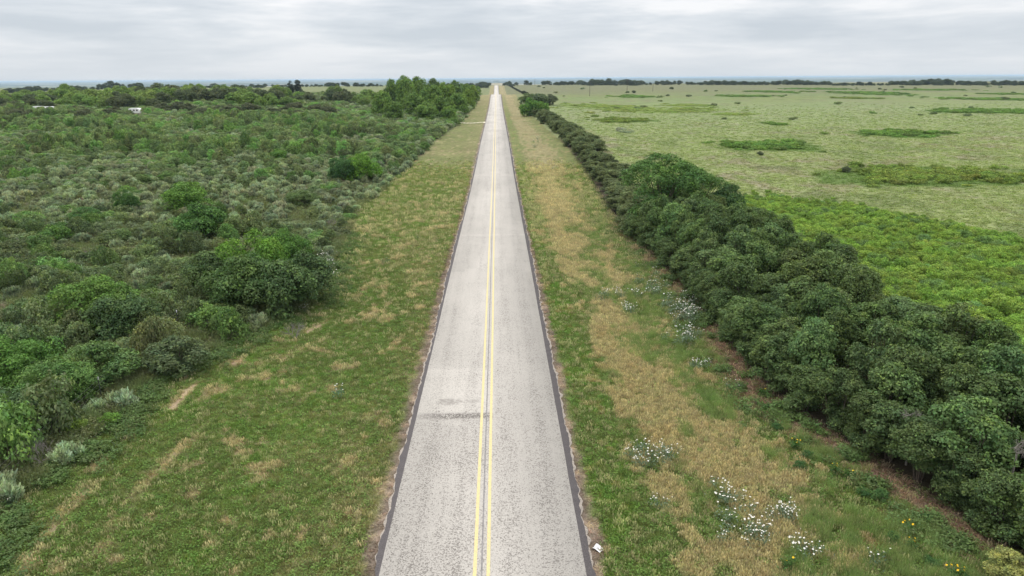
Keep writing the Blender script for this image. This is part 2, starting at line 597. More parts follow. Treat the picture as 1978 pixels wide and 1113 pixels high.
    v = N(n, 'ShaderNodeVectorMath', operation='SCALE')
    l.new(base.outputs[0], v.inputs[0])
    l.new(var, v.inputs['Scale'])
    l.new(v.outputs[0], b.inputs['Base Color'])
    bp = N(n, 'ShaderNodeBump')
    bp.inputs['Strength'].default_value = .5
    bp.inputs['Distance'].default_value = .012
    l.new(math_('SUBTRACT', vo.outputs['Distance'], dark), bp.inputs['Height'])
    l.new(bp.outputs[0], b.inputs['Normal'])
    l.new(b.outputs[0], o.inputs['Surface'])
    return mt


def worn_paint():
    mt, n, l = new_mat('worn_yellow_paint')
    o = N(n, 'ShaderNodeOutputMaterial')
    b = N(n, 'ShaderNodeBsdfPrincipled')
    b.inputs['Roughness'].default_value = .7
    g = N(n, 'ShaderNodeTexCoord')
    t = N(n, 'ShaderNodeTexNoise')
    t.inputs['Scale'].default_value = 14
    t.inputs['Detail'].default_value = 6
    t.inputs['Roughness'].default_value = .7
    l.new(g.outputs['Object'], t.inputs['Vector'])
    r = N(n, 'ShaderNodeMapRange')
    r.inputs['From Min'].default_value = .48
    r.inputs['From Max'].default_value = .68
    l.new(t.outputs['Fac'], r.inputs['Value'])
    mx = N(n, 'ShaderNodeMixRGB')
    mx.inputs['Color1'].default_value = (.64, .53, .25, 1)
    mx.inputs['Color2'].default_value = (.42, .36, .24, 1)
    l.new(r.outputs[0], mx.inputs['Fac'])
    l.new(mx.outputs[0], b.inputs['Base Color'])
    l.new(b.outputs[0], o.inputs['Surface'])
    return mt


# ------------------------------------------------------------------ mesh helpers
def mesh_np(name, verts, faces, mats, mat_idx=None, smooth=False):
    """faces: (n,3) or (n,4) int array, or list of such arrays"""
    me = bpy.data.meshes.new(name)
    if isinstance(faces, np.ndarray):
        faces = [faces]
    nf = sum(len(f) for f in faces)
    loops = np.concatenate([f.ravel() for f in faces]).astype(np.int32)
    tot = np.concatenate([np.full(len(f), f.shape[1], np.int32) for f in faces])
    start = np.concatenate([[0], np.cumsum(tot)[:-1]]).astype(np.int32)
    me.vertices.add(len(verts))
    me.vertices.foreach_set('co', np.asarray(verts, np.float32).ravel())
    me.loops.add(len(loops))
    me.loops.foreach_set('vertex_index', loops)
    me.polygons.add(nf)
    me.polygons.foreach_set('loop_start', start)
    if mat_idx is not None:
        me.polygons.foreach_set('material_index', np.asarray(mat_idx, np.int32))
    if smooth:
        me.polygons.foreach_set('use_smooth', np.ones(nf, bool))
    for m_ in (mats if isinstance(mats, (list, tuple)) else [mats]):
        me.materials.append(m_)
    me.update(calc_edges=True)
    me.validate()
    return me


def link(name, me, parent=None, **props):
    o_ = bpy.data.objects.new(name, me)
    COL.objects.link(o_)
    if parent:
        o_.parent = parent
    for k, v in props.items():
        o_[k] = v
    return o_


def tag(o_, label=None, category=None, group=None, kind=None):
    for k, v in (('label', label), ('category', category), ('group', group), ('kind', kind)):
        if v:
            o_[k] = v
    return o_


def strip(name, xl, xr, ys, dz, mat, thick=0.0, **props):
    """longitudinal strip following the road profile between xl(y) and xr(y)"""
    zs = road_z(ys) + dz
    a = np.stack([xl, ys, zs], 1)
    b = np.stack([xr, ys, zs], 1)
    n_ = len(ys)
    v = np.concatenate([a, b])
    i = np.arange(n_ - 1)
    f = np.stack([i, i + n_, i + 1 + n_, i + 1], 1)
    fs = [f]
    if thick:
        lo = v.copy()
        lo[:, 2] -= thick
        v = np.concatenate([v, lo])
        fs += [np.stack([i, i + 1, i + 1 + 2 * n_, i + 2 * n_], 1), np.stack([i + n_, i + 3 * n_, i + 1 + 3 * n_, i + 1 + n_], 1)]
    return link(name, mesh_np(name, v, fs, mat), **props)


# ------------------------------------------------------------------ ground, road
gy = list(np.arange(12, 85, .30))
while gy[-1] < 42000:
    gy.append(gy[-1] + max(.30, gy[-1] * .0125 if gy[-1] < 1800 else gy[-1] * .03))
gy = np.array(gy)
gx = list(np.arange(0, 34, .30))
while gx[-1] < 34000:
    gx.append(gx[-1] + max(.30, gx[-1] * .022))
gx = np.array(sorted([-q for q in gx[1:]] + gx))
X, Y = np.meshgrid(gx, gy)
xf, yf = X.ravel(), Y.ravel()
zf = terrain(xf, yf)
# drop far corners outside any plausible view
nx, ny = len(gx), len(gy)
ii, jj = np.meshgrid(np.arange(nx - 1), np.arange(ny - 1))
quad = np.stack([jj * nx + ii, jj * nx + ii + 1, (jj + 1) * nx + ii + 1, (jj + 1) * nx + ii], -1).reshape(-1, 4)
keep = np.abs(xf[quad[:, 0]]) < 1.4 * yf[quad[:, 3]] + 60
quad = quad[keep]
used, inv = np.unique(quad.ravel(), return_inverse=True)
gv = np.stack([xf, yf, zf], 1)[used]
quad = inv.reshape(-1, 4)
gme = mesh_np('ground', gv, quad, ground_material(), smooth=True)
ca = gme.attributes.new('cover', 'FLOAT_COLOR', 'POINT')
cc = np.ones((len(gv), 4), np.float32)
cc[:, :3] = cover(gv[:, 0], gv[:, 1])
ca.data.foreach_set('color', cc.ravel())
ground = link('ground', gme, kind='structure')

ry_ = gy[(gy < 6000)]
fine = np.concatenate([np.arange(12, 130, .15), ry_[ry_ > 130.1]])
M_ASPH = simple_mat('old_dark_asphalt', (.118, .105, .105), .9, .35, 30)
M_RIM = simple_mat('pale_crumbled_edge', (.40, .35, .30), .95, .45, 22)
nl = .6 * fbm(fine / 2.6, fine * 0 + 1, 101, 2) + .4 * fbm(fine / .35, fine * 0 + 1, 103, 2)
nr = .6 * fbm(fine / 3.1, fine * 0 + 9, 105, 2) + .4 * fbm(fine / .35, fine * 0 + 9, 106, 2)
nlL = fbm(fine / 5, fine * 0 + 2, 107, 2)
nrL = fbm(fine / 5, fine * 0 + 5, 108, 2)
xl0 = -3.50 - .06 - .20 * nlL - .30 * (nl - .3)
xr0 = 3.50 + .12 + .22 * nrL + .32 * (nr - .3)
rimw_l = -.05 + .20 * fbm(fine / .3, fine * 0 + 12, 111, 2)
rimw_r = -.05 + .24 * fbm(fine / .3, fine * 0 + 15, 113, 2)
strip('crumbled_pavement_edge', xl0 - rimw_l, xr0 + rimw_r, fine, -.012, M_RIM, .12, kind='structure')
strip('road_base', xl0, xr0, fine, -.006, M_ASPH, .05, kind='structure')
e1 = .03 * (fbm(fine / 2.5, fine * 0, 121, 3) - .5)
road = strip('road', -3.5 + e1, 3.5 + .03 * (fbm(fine / 2.5, fine * 0 + 4, 123, 3) - .5), fine, .004, road_material(), .010, kind='structure')
M_PAINT = worn_paint()
py_ = fine[(fine < 1400)]
wob = .02 * (fbm(py_ / 9, py_ * 0, 131, 2) - .5)
strip('centre_line', -.325 + wob, -.20 + wob, py_, .0085, M_PAINT, 0, kind='structure')
strip('centre_line', .135 + wob, .26 + wob, py_, .0085, M_PAINT, 0, kind='structure')
# narrow strip of darker binder between the lines
strip('centre_joint', -.06 + wob, .00 + wob, py_, .0065, simple_mat('centre_joint_tar', (.24, .225, .215), .9, .3, 6), 0, kind='structure')

# caliche track leaving the road on the left
xa, ya_ = at(938, 237)
tv, n_ = [], 40
for i in range(n_):
    t_ = i / (n_ - 1)
    x_ = -3.6 - t_ * 13
    yc = ya_ + 2.0 * t_ + .5 * math.sin(t_ * 7)
    w_ = 1.1 + .4 * math.sin(i * 1.7) + (1.8 if i < 3 else 0)
    for s_ in (-1, 0, 1):
        tv.append((x_, yc + s_ * w_, tz(x_, yc + s_ * w_) + .10))
tf = []
for i in range(n_ - 1):
    for s_ in (0, 1):
        a_ = i * 3 + s_
        tf.append((a_, a_ + 3, a_ + 4, a_ + 1))
link('caliche_track', mesh_np('caliche_track', tv, np.array(tf), simple_mat('caliche', (.72, .66, .50), .95, .25, 2)), kind='structure')


# ------------------------------------------------------------------ foliage builders
def tube(p0, p1, r0, r1, sides=5):
    p0, p1 = np.array(p0, float), np.array(p1, float)
    d = p1 - p0
    d /= max(np.linalg.norm(d), 1e-6)
    u = np.cross(d, (0, 0, 1) if abs(d[2]) < .9 else (1, 0, 0))
    u /= np.linalg.norm(u)
    w = np.cross(d, u)
    an = np.arange(sides) * 2 * np.pi / sides
    ring = np.cos(an)[:, None] * u + np.sin(an)[:, None] * w
    v = np.concatenate([p0 + ring * r0, p1 + ring * r1])
    i = np.arange(sides)
    j = (i + 1) % sides
    return v, np.stack([i, j, j + sides, i + sides], 1)


class MB:
    def __init__(s):
        s.v, s.f, s.m, s.n = [], [], [], 0

    def add(s, v, f, m=0):
        v = np.asarray(v, float)
        f = np.asarray(f, int)
        s.v.append(v)
        s.f.append(f + s.n)
        s.m.append(np.full(len(f), m))
        s.n += len(v)

    def tube(s, *a, m=0, **k):
        s.add(*tube(*a, **k), m=m)

    def path(s, pts, radii, m=0, sides=5):
        for k in range(len(pts) - 1):
            s.tube(pts[k], pts[k + 1], radii[k], radii[k + 1], m=m, sides=sides)

    def mesh(s, name, mats, smooth=False, var=None):
        me = mesh_np(name, np.concatenate(s.v), s.f, mats, np.concatenate(s.m), smooth)
        return me


def leaves(rs, centre, normal, size, aspect=.55, droop=0.0, jitter=.7):
    """rhomb leaves: one quad each, at centres, facing normals"""
    n = len(centre)
    nn = normal + rs.normal(0, jitter, (n, 3))
    nn /= np.linalg.norm(nn, axis=1)[:, None] + 1e-9
    r = rs.normal(0, 1, (n, 3))
    u = np.cross(nn, r)
    u /= np.linalg.norm(u, axis=1)[:, None] + 1e-9
    w = np.cross(nn, u)
    s = (size * rs.uniform(.65, 1.35, n))[:, None]
    a = centre - u * s * .5
    b = centre + w * s * .5 * aspect + nn * s * .08
    c = centre + u * s * .5 - np.array((0, 0, 1)) * s * droop
    d = centre - w * s * .5 * aspect + nn * s * .08
    v = np.stack([a, b, c, d], 1).reshape(-1, 3)
    f = np.arange(n * 4).reshape(n, 4)
    return v, f


def set_var(me, nleaf, vals, off=0):
    """per-leaf colour factor stored on corners of the leaf faces (others 1)"""
    at_ = me.attributes.new('var', 'FLOAT_COLOR', 'FACE')
    c = np.ones((len(me.polygons), 4), np.float32)
    c[off:off + nleaf, :3] = vals
    at_.data.foreach_set('color', c.ravel())


def crown_points(rs, lobes, n, inner=.12, flat=.55):
    """sample the union surface of lobe ellipsoids. lobes: (cx,cy,cz,rx,rz)"""
    L = np.array(lobes, float)
    area = L[:, 3] * L[:, 3] + L[:, 3] * L[:, 4]
    k = rs.choice(len(L), n * 3, p=area / area.sum())
    d = rs.normal(0, 1, (n * 3, 3))
    d /= np.linalg.norm(d, axis=1)[:, None]
    d[:, 2] = np.where(d[:, 2] < -flat, -d[:, 2], d[:, 2])
    rad = 1 - np.abs(rs.normal(0, inner, n * 3))
    rad = np.where(rs.rand(n * 3) < .10, rad + rs.uniform(0, .16, n * 3), rad)
    P = L[k, :3] + d * rad[:, None] * np.stack([L[k, 3], L[k, 3], L[k, 4]], 1)
    q = np.full(n * 3, 9.0)
    for j in range(len(L)):
        dd = (P - L[j, :3]) / np.array((L[j, 3], L[j, 3], L[j, 4]))
        r = np.linalg.norm(dd, axis=1)
        q = np.where(k == j, q, np.minimum(q, r))
    ok = (q > .80) & (P[:, 2] > .04)
    P, d, rad = P[ok][:n], d[ok][:n], rad[ok][:n]
    return P, d, rad


def make_foliage(name, seed, W, H, nl, leaf, lobe_r=(.28, .42), n_lobes=14, base=.12, aspect=.55, hue=(.20, .12, .0),
                 stalky=False, shape='dome', jitter=.55, up=.35, per=13, clus=2.1):
    """crown of leafy twig tufts: big lobes carry many small tufts, each tuft a burst of single leaves"""
    rs = np.random.RandomState(seed)
    lobes = []
    for i in range(n_lobes):
        a = rs.uniform(0, 2 * np.pi)
        r = math.sqrt(rs.rand()) * .72
        lr = rs.uniform(*lobe_r)
        if shape == 'dome':
            top = math.sqrt(max(0, 1 - r * r))
            z = rs.uniform(base + .18, max(base + .2, top)) - lr * .6 if i % 3 else top - lr * .75
        elif shape == 'flat':
            z = rs.uniform(.45, .98) - lr * .5 - .30 * r
        else:   # tall
            z = rs.uniform(base + .1, .95)
            r *= math.sin(min(1, (1.05 - z) * 1.3 + .1) * 1.57)
            z -= lr * .4
        z = max(z, base)
        lobes.append((r * math.cos(a) * W / 2, r * math.sin(a) * W / 2, z * H, lr * W / 2, lr * min(W / 2, H) * rs.uniform(.75, 1.0)))
    if stalky:
        T, td, rad = crown_points(rs, lobes, nl // 9, inner=.25)
        ti = np.repeat(np.arange(len(T)), 9)
        n = len(ti)
        P = T[ti] + rs.normal(0, leaf * .38, (n, 3))
        P[:, 2] = np.maximum(P[:, 2], .02)
        d = td[ti]
        v, f = blades_at(rs, P, d, leaf)
        var = np.ones((n, 3)) * rs.uniform(.72, 1.28, (n, 1)) * rs.uniform(.55, 1.35, len(T))[ti][:, None]
    else:
        T, td, rad = crown_points(rs, lobes, nl // per, inner=.20)
        nt = len(T)
        rc = leaf * clus * rs.uniform(.55, 1.3, nt)
        ti = np.repeat(np.arange(nt), per)
        n = len(ti)
        q = rs.normal(0, 1, (n, 3)) + td[ti] * .5 + np.array((0, 0, .55))
        q /= np.linalg.norm(q, axis=1)[:, None]
        P = T[ti] + q * (rc[ti] * rs.uniform(.35, 1.0, n) ** .6)[:, None] * np.array((1, 1, .8))
        P[:, 2] = np.maximum(P[:, 2], .02)
        v, f = leaves(rs, P, q + td[ti] * .3 + np.array((0, 0, up)), leaf, aspect, .15, jitter)
        var = np.ones((n, 3)) * (rs.uniform(.75, 1.25, (n, 1)) * rs.uniform(.62, 1.32, nt)[ti][:, None])
        yng = (rs.rand(nt) < .22)[ti] & (q[:, 2] > .3)
        var[yng] *= (1.30, 1.28, 1.0)
    cl = fbm(P[:, 0] * 2.4 / max(W, 1) * 2 + 5, P[:, 1] * 4 / max(W, 1) + P[:, 2], seed, 2)
    var[:, 0] *= 1 + hue[0] * (rs.rand(n) - .3) + .5 * (cl - .5)
    var[:, 1] *= 1 + hue[1] * (rs.rand(n) - .3) + .25 * (cl - .5)
    me = mesh_np(name, v, f, M_LEAF)
    set_var(me, n, var)
    return me, lobes


def blades_at(rs, P, d, size):
    """narrow upright sprigs (sagebrush)"""
    n = len(P)
    up = d * .6 + np.array((0, 0, 1.0)) + rs.normal(0, .25, (n, 3))
    up /= np.linalg.norm(up, axis=1)[:, None]
    s = np.cross(up, rs.normal(0, 1, (n, 3)))
    s /= np.linalg.norm(s, axis=1)[:, None]
    h = (size * rs.uniform(.8, 1.7, n))[:, None]
    w = h * .17
    v = np.stack([P - s * w, P + s * w, P + s * w * .5 + up * h, P - s * w * .5 + up * h], 1).reshape(-1, 3)
    return v, np.arange(n * 4).reshape(n, 4)


def make_stems(name, seed, lobes, trunk_h, r0, mat=None, single=True):
    rs = np.random.RandomState(seed + 500)
    mb = MB()
    order = sorted(lobes, key=lambda q: -q[2])[:12]
    if single:
        top = np.array((rs.normal(0, .06), rs.normal(0, .06), trunk_h))
        mb.path([(0, 0, -.15), (top[0] * .4, top[1] * .4, trunk_h * .5), tuple(top)], [r0 * 1.25, r0, r0 * .8], sides=7)
        for lb in order:
            e_ = np.array(lb[:3])
            mid = top * .5 + e_ * .5 + rs.normal(0, .05, 3) * trunk_h + np.array((0, 0, -.1 * trunk_h))
            mb.path([tuple(top), tuple(mid), tuple(e_)], [r0 * .6, r0 * .35, r0 * .12], sides=5)
    else:
        for lb in order[:8]:
            e_ = np.array(lb[:3])
            b = np.array((e_[0] * .25, e_[1] * .25, -.1))
            mid = (b + e_) / 2 + rs.normal(0, .06, 3)
            mb.path([tuple(b), tuple(mid), tuple(e_)], [r0, r0 * .6, r0 * .25], sides=4)
    return mb.mesh(name, [mat or M_BARK])


PROTO = {}      # kind -> list of (foliage mesh, stem mesh)


def protos(kind, count, seed, stem, **kw):
    PROTO[kind] = []
    th = kw.pop('trunk_h', .5)
    r0 = kw.pop('r0', .05)
    for i in range(count):
        me, lobes = make_foliage(kind + '_foliage', seed + i * 13, **kw)
        st = make_stems(kind + '_stems', seed + i, lobes, th, r0, single=stem) if stem is not None else None
        PROTO[kind].append((me, st))


#        kind            n  seed  single-trunk
protos('thicket_oak',    8, 100, False, W=3.15, H=4.7, nl=13000, leaf=.13, n_lobes=26, lobe_r=(.20, .36), r0=.05, aspect=.62, base=.05)
protos('scrub_oak',      9, 200, False, W=2.3, H=1.25, nl=2600, leaf=.115, n_lobes=15, lobe_r=(.16, .44), r0=.02, aspect=.6, base=.05)
protos('sagebrush',      4, 300, False, W=1.3, H=.80, nl=2200, leaf=.14, n_lobes=9, lobe_r=(.28, .42), r0=.015, base=.05, stalky=True)
protos('sumac',          6, 400, False, W=1.9, H=.95, nl=3200, leaf=.095, n_lobes=16, lobe_r=(.16, .34), r0=.015, aspect=.45, base=.1, up=.7)
protos('low_brush',      3, 500, None, W=3.0, H=.9, nl=1100, leaf=.20, n_lobes=12, lobe_r=(.22, .36), base=.05)
protos('mesquite',       4, 600, True, W=5.0, H=3.6, nl=13000, leaf=.16, n_lobes=24, lobe_r=(.18, .34), trunk_h=.9, r0=.09, aspect=.4, base=.18, up=.6, shape='flat')
protos('feather_tree',   1, 650, True, W=10.0, H=8.6, nl=30000, leaf=.21, n_lobes=34, lobe_r=(.20, .33), trunk_h=1.8, r0=.2, aspect=.42, base=.10, up=.7)
protos('round_oak',      4, 700, True, W=5.0, H=3.8, nl=14000, leaf=.17, n_lobes=22, lobe_r=(.24, .38), trunk_h=.8, r0=.10, aspect=.6, base=.08)
protos('broad_tree',     6, 800, True, W=10.0, H=9.0, nl=8500, leaf=.42, n_lobes=30, lobe_r=(.20, .36), trunk_h=2.4, r0=.24, aspect=.65, base=.10)
protos('tall_tree',      3, 900, True, W=7.0, H=13.0, nl=7500, leaf=.45, n_lobes=30, lobe_r=(.24, .40), trunk_h=3.5, r0=.26, aspect=.6, base=.10, shape='tall')


KIND_NAME = {'thicket_oak': 'oak_shrub', 'scrub_oak': 'scrub_oak', 'sagebrush': 'sagebrush', 'sumac': 'sumac_bush',
             'low_brush': 'low_bush', 'mesquite': 'small_tree', 'round_oak': 'oak_tree', 'feather_tree': 'tree', 'broad_tree': 'tree',
             'tall_tree': 'tall_tree'}


def plant(kind, i, x, y, rz, s, col, label, cat, group=None, sz=None, parts=True, sink=.03, rs=random):
    """one shrub or tree as its own object; shares mesh data with its like"""
    me, st = PROTO[kind][i % len(PROTO[kind])]
    loc = (x, y, tz(x, y) - sink)
    sc_ = (s, s, sz if sz else s)
    tree = kind in ('mesquite', 'feather_tree', 'round_oak', 'broad_tree', 'tall_tree') and parts
    if tree:
        r = bpy.data.objects.new(KIND_NAME[kind], None)
        r.empty_display_size = .3
        c = bpy.data.objects.new('crown', me)
        t = bpy.data.objects.new('trunk', st)
        for q in (r, c, t):
            COL.objects.link(q)
        c.parent = r
        t.parent = r
        c.color = (*col, 1)
    else:
        r = bpy.data.objects.new(KIND_NAME[kind], me)
        COL.objects.link(r)
        r.color = (*col, 1)
        if st and parts:
            t = bpy.data.objects.new('stems', st)
            COL.objects.link(t)
            t.parent = r
    r.location = loc
    r.rotation_euler = (0, 0, rz)
    r.scale = sc_
    tag(r, label, cat, group)
    return r


def scatter_stuff(name, label, cat, meshes, P, rotz, scl, idx, cols, tilt=None):
    """many small alike plants as one object (geometry-node instances on points)"""
    n = len(P)
    me = bpy.data.meshes.new(name)
    me.vertices.add(n)
    me.vertices.foreach_set('co', np.asarray(P, np.float32).ravel())
    rot = np.zeros((n, 3), np.float32)
    rot[:, 2] = rotz
    if tilt is not None:
        rot[:, :2] = tilt
    a = me.attributes.new('rot', 'FLOAT_VECTOR', 'POINT')
    a.data.foreach_set('vector', rot.ravel())
    a = me.attributes.new('scl', 'FLOAT_VECTOR', 'POINT')
    scl = np.asarray(scl, np.float32)
    if scl.ndim == 1:
        scl = np.repeat(scl[:, None], 3, 1)
    a.data.foreach_set('vector', np.ascontiguousarray(scl).ravel())
    a = me.attributes.new('idx', 'INT', 'POINT')
    a.data.foreach_set('value', np.asarray(idx, np.int32))
    a = me.attributes.new('color', 'FLOAT_COLOR', 'POINT')
    c4 = np.ones((n, 4), np.float32)
    c4[:, :3] = cols
    a.data.foreach_set('color', c4.ravel())
    for m_ in meshes[0].materials:
        me.materials.append(m_)
    ng = bpy.data.node_groups.new(name + '_scatter', 'GeometryNodeTree')
    ng.interface.new_socket('Geometry', in_out='INPUT', socket_type='NodeSocketGeometry')
    ng.interface.new_socket('Geometry', in_out='OUTPUT', socket_type='NodeSocketGeometry')
    nd, lk = ng.nodes, ng.links
    gi, go = nd.new('NodeGroupInput'), nd.new('NodeGroupOutput')
    iop = nd.new('GeometryNodeInstanceOnPoints')
    iop.inputs['Pick Instance'].default_value = True
    jn = nd.new('GeometryNodeJoinGeometry')
    for mm in meshes:
        po = bpy.data.objects.new(mm.name, mm)     # not linked: only a source of the mesh
        oi = nd.new('GeometryNodeObjectInfo')
        oi.inputs['Object'].default_value = po
        oi.inputs['As Instance'].default_value = True
        lk.new(oi.outputs['Geometry'], jn.inputs[0])

    def na(nm, ty):
        q = nd.new('GeometryNodeInputNamedAttribute')
        q.data_type = ty
        q.inputs['Name'].default_value = nm
        return q.outputs['Attribute']
    e2r = nd.new('FunctionNodeEulerToRotation')
    lk.new(na('rot', 'FLOAT_VECTOR'), e2r.inputs[0])
    lk.new(gi.outputs[0], iop.inputs['Points'])
    lk.new(jn.outputs[0], iop.inputs['Instance'])
    lk.new(na('idx', 'INT'), iop.inputs['Instance Index'])
    lk.new(e2r.outputs[0], iop.inputs['Rotation'])
    lk.new(na('scl', 'FLOAT_VECTOR'), iop.inputs['Scale'])
    lk.new(iop.outputs[0], go.inputs[0])
    ob = bpy.data.objects.new(name, me)
    COL.objects.link(ob)
    md = ob.modifiers.new('scatter', 'NODES')
    md.node_group = ng
    tag(ob, label, cat, None, 'stuff')
    return ob


def jitter_grid(rs, x0, x1, y0, y1, step, jit=.45):
    xs = np.arange(x0, x1, step)
    ys = np.arange(y0, y1, step)
    A, B = np.meshgrid(xs, ys)
    A = A.ravel() + rs.uniform(-jit, jit, A.size) * step
    B = B.ravel() + rs.uniform(-jit, jit, B.size) * step
    return A, B


def vary(rs, base, n, amt=.15, hue=.08):
    c = np.tile(np.asarray(base, float), (n, 1)) * rs.uniform(1 - amt, 1 + amt, (n, 1))
    return np.clip(c * rs.uniform(1 - hue, 1 + hue, (n, 3)), 0, 1)


# ------------------------------------------------------------------ grass prototypes
def blades(rs, n, h, spread, w, lean=.5, head=0.0):
    V, Fq = [], []
    for i in range(n):
        a, r = rs.uniform(0, 2 * math.pi), spread * math.sqrt(rs.rand())
        b = np.array((r * math.cos(a), r * math.sin(a), -.01))
        hh = h * rs.uniform(.55, 1.15)
        la = rs.uniform(0, 2 * math.pi)
        ln = rs.uniform(.1, 1) * lean * hh
        tip = b + np.array((math.cos(la) * ln, math.sin(la) * ln, hh))
        midp = b + np.array((math.cos(la) * ln * .3, math.sin(la) * ln * .3, hh * .6))
        sa = rs.uniform(0, math.pi)
        s = np.array((math.cos(sa), math.sin(sa), 0)) * w
        k = len(V)
        V += [b - s * .5, b + s * .5, midp + s * .5, midp - s * .5, tip]
        Fq.append((k, k + 1, k + 2, k + 3))
        Fq.append((k + 3, k + 2, k + 4, k + 4))
        if head:
            k = len(V)
            V += [tip - s * head * .6, tip + (0, 0, -head * w * 2), tip + s * head * .6, tip + (0, 0, head * w * 2)]
            Fq.append((k, k + 1, k + 2, k + 3))
    q = [f for f in Fq if f[2] != f[3]]
    t = [f[:3] for f in Fq if f[2] == f[3]]
    return np.array(V), [np.array(q), np.array(t)]


def grass_proto(name, seed, **kw):
    rs = np.random.RandomState(seed)
    v, f = blades(rs, **kw)
    me = mesh_np(name, v, f, M_GRASS)
    n = len(me.polygons)
    set_var(me, n, np.ones((n, 3)) * rs.uniform(.7, 1.3, (n, 1)))
    return me


def forb_proto(name, seed, n=16, r=.13, h=.09, leaf=.06):
    rs = np.random.RandomState(seed)
    a = rs.uniform(0, 2 * np.pi, n)
    q = np.sqrt(rs.rand(n)) * r
    P = np.stack([q * np.cos(a), q * np.sin(a), rs.uniform(.02, h, n)], 1)
    v, f = leaves(rs, P, np.tile((0, 0, 1.0), (n, 1)), leaf, .6, .1, .35)
    me = mesh_np(name, v, f, M_GRASS)
    set_var(me, n, np.ones((n, 3)) * rs.uniform(.7, 1.35, (n, 1)))
    return me


G_SHORT = [grass_proto('short_grass', 1 + k, n=18, h=.10, spread=.13, w=.015, lean=.9) for k in range(3)]
G_FORB = [forb_proto('forb', 20 + k) for k in range(3)]
G_DRY = [grass_proto('dry_grass', 30 + k, n=15, h=.16, spread=.15, w=.010, lean=.6, head=2.4) for k in range(3)]
G_AIRY = [grass_proto('airy_grass', 40 + k, n=70, h=.50, spread=.26, w=.009, lean=.8) for k in range(2)]
G_LITTER = [grass_proto('dead_grass', 50 + k, n=14, h=.05, spread=.12, w=.014, lean=3.5) for k in range(2)]


def verge_points(rs, n_try, ymax, power=1.0):
    """points on the verges, density falling with distance"""
    u = rs.rand(n_try)
    y = 17 + (ymax - 17) * u ** 1.5
    side = rs.rand(n_try) < .5
    le, re_ = left_edge(y), right_edge(y)
    xl_ = le - 1.2 + (-3.78 - le + 1.2) * rs.rand(n_try)
    xr_ = 3.86 + (re_ + .6 - 3.86) * rs.rand(n_try)
    x = np.where(side, xl_, xr_)
    ok = in_view(x, y, .3, 40)
    return x[ok], y[ok]


# carpet of short grass, forbs, dry heads, litter on both verges
x, y = verge_points(RS, 200000, 150)
base = cover(x, y)
dirt = sstep(-.1, .45, np.abs(x) - 3.95 - .40 * fbm(x, y, 77, 2))
tan = sstep(.16, .26, base[:, 0]) * (base[:, 0] > base[:, 1])
r = RS.rand(len(x))
kp = RS.rand(len(x)) < (.42 + .58 * dirt) * (1 - sstep(70, 148, y))
sand = (base[:, 0] > .26) & (x < 0)
kp &= ~(sand & (RS.rand(len(x)) < .95))
litz = (x > right_edge(y) - 1.0) & (y < 75)
kp &= ~(litz & (RS.rand(len(x)) < .6))
lft = x < 0
cls = np.where(r < np.where(lft, .64, .52), 0, np.where(r < np.where(lft, .90, .80), 1, 2))
cls = np.where((tan > .5) & (RS.rand(len(x)) < np.where(lft, .10, .36)), 2, cls)
cls = np.where((tan < .2) & (cls == 2) & (RS.rand(len(x)) < .6), 0, cls)
cls = np.where(dirt < .5, 3, cls)
zz = terrain(x, y)
far_s = 1 + sstep(30, 100, y) * 1.2
for c, (nm, lab, ct, mesh_l, tint) in enumerate((
        ('short_grass', 'short mixed green and browning grass carpeting both road verges', 'grass', G_SHORT, (1.95, 1.95, 2.0)),
        ('verge_weeds', 'small leafy green weeds dotted through the verge grass', 'weeds', G_FORB, (1.4, 1.7, 1.3)),
        ('dry_grass', 'dry golden seed-head grass spread over the verges', 'grass', G_DRY, (2.1, 2.1, 2.2)),
        ('dead_grass', 'dead brown grass litter along the crumbling pavement edge', 'dead grass', G_LITTER, (1.9, 1.85, 1.8)))):
    q = kp & (cls == c)
    n = int(q.sum())
    cols = base[q] * np.array(tint) * RS.uniform(.6, 1.45, (n, 1)) * RS.uniform(.9, 1.1, (n, 3))
    if c == 1:
        cols = cols * .55 + np.array((.135, .235, .055)) * .45 * RS.uniform(.7, 1.4, (n, 1))
    if c == 2:
        cols = cols * .5 + np.array((.68, .58, .41)) * .5 * RS.uniform(.6, 1.25, (n, 1))
    scatter_stuff(nm, lab, ct, mesh_l, np.stack([x[q], y[q], zz[q]], 1), RS.uniform(0, 6.28, n),
                  RS.uniform(.7, 1.45, n) * far_s[q], RS.randint(0, len(mesh_l), n), np.clip(cols, 0, 1))

# airy pale green grass clumps, right verge, thicker towards the thicket
n = 4200
y = 17 + 75 * RS.rand(n) ** 1.4
t = RS.beta(2.6, 1.5, n)
x = 5 + (right_edge(y) - .8 - 5) * t
w = fbm(x / 2.2, y / 4, 71, 3) + .25 * (t - .5)
ok = in_view(x, y, .5, 40) & (w > .50)
# a large single clump in the dry band and some round the corner of the thicket
x, y = x[ok], y[ok]
cxm, cym = at(1240, 665)
ex = RS.normal(0, 1, 60) * .75 + cxm
ey = RS.normal(0, 1, 60) * .9 + cym
x, y = np.concatenate([x, ex]), np.concatenate([y, ey])
n = len(x)
scatter_stuff('airy_grass', 'fine feathery green grass clumps between road and oak thicket', 'grass', G_AIRY,
              np.stack([x, y, terrain(x, y)], 1), RS.uniform(0, 6.28, n), RS.uniform(.45, 1.05, n),
              RS.randint(0, 2, n), vary(RS, (.26, .34, .13), n, .2, .08))

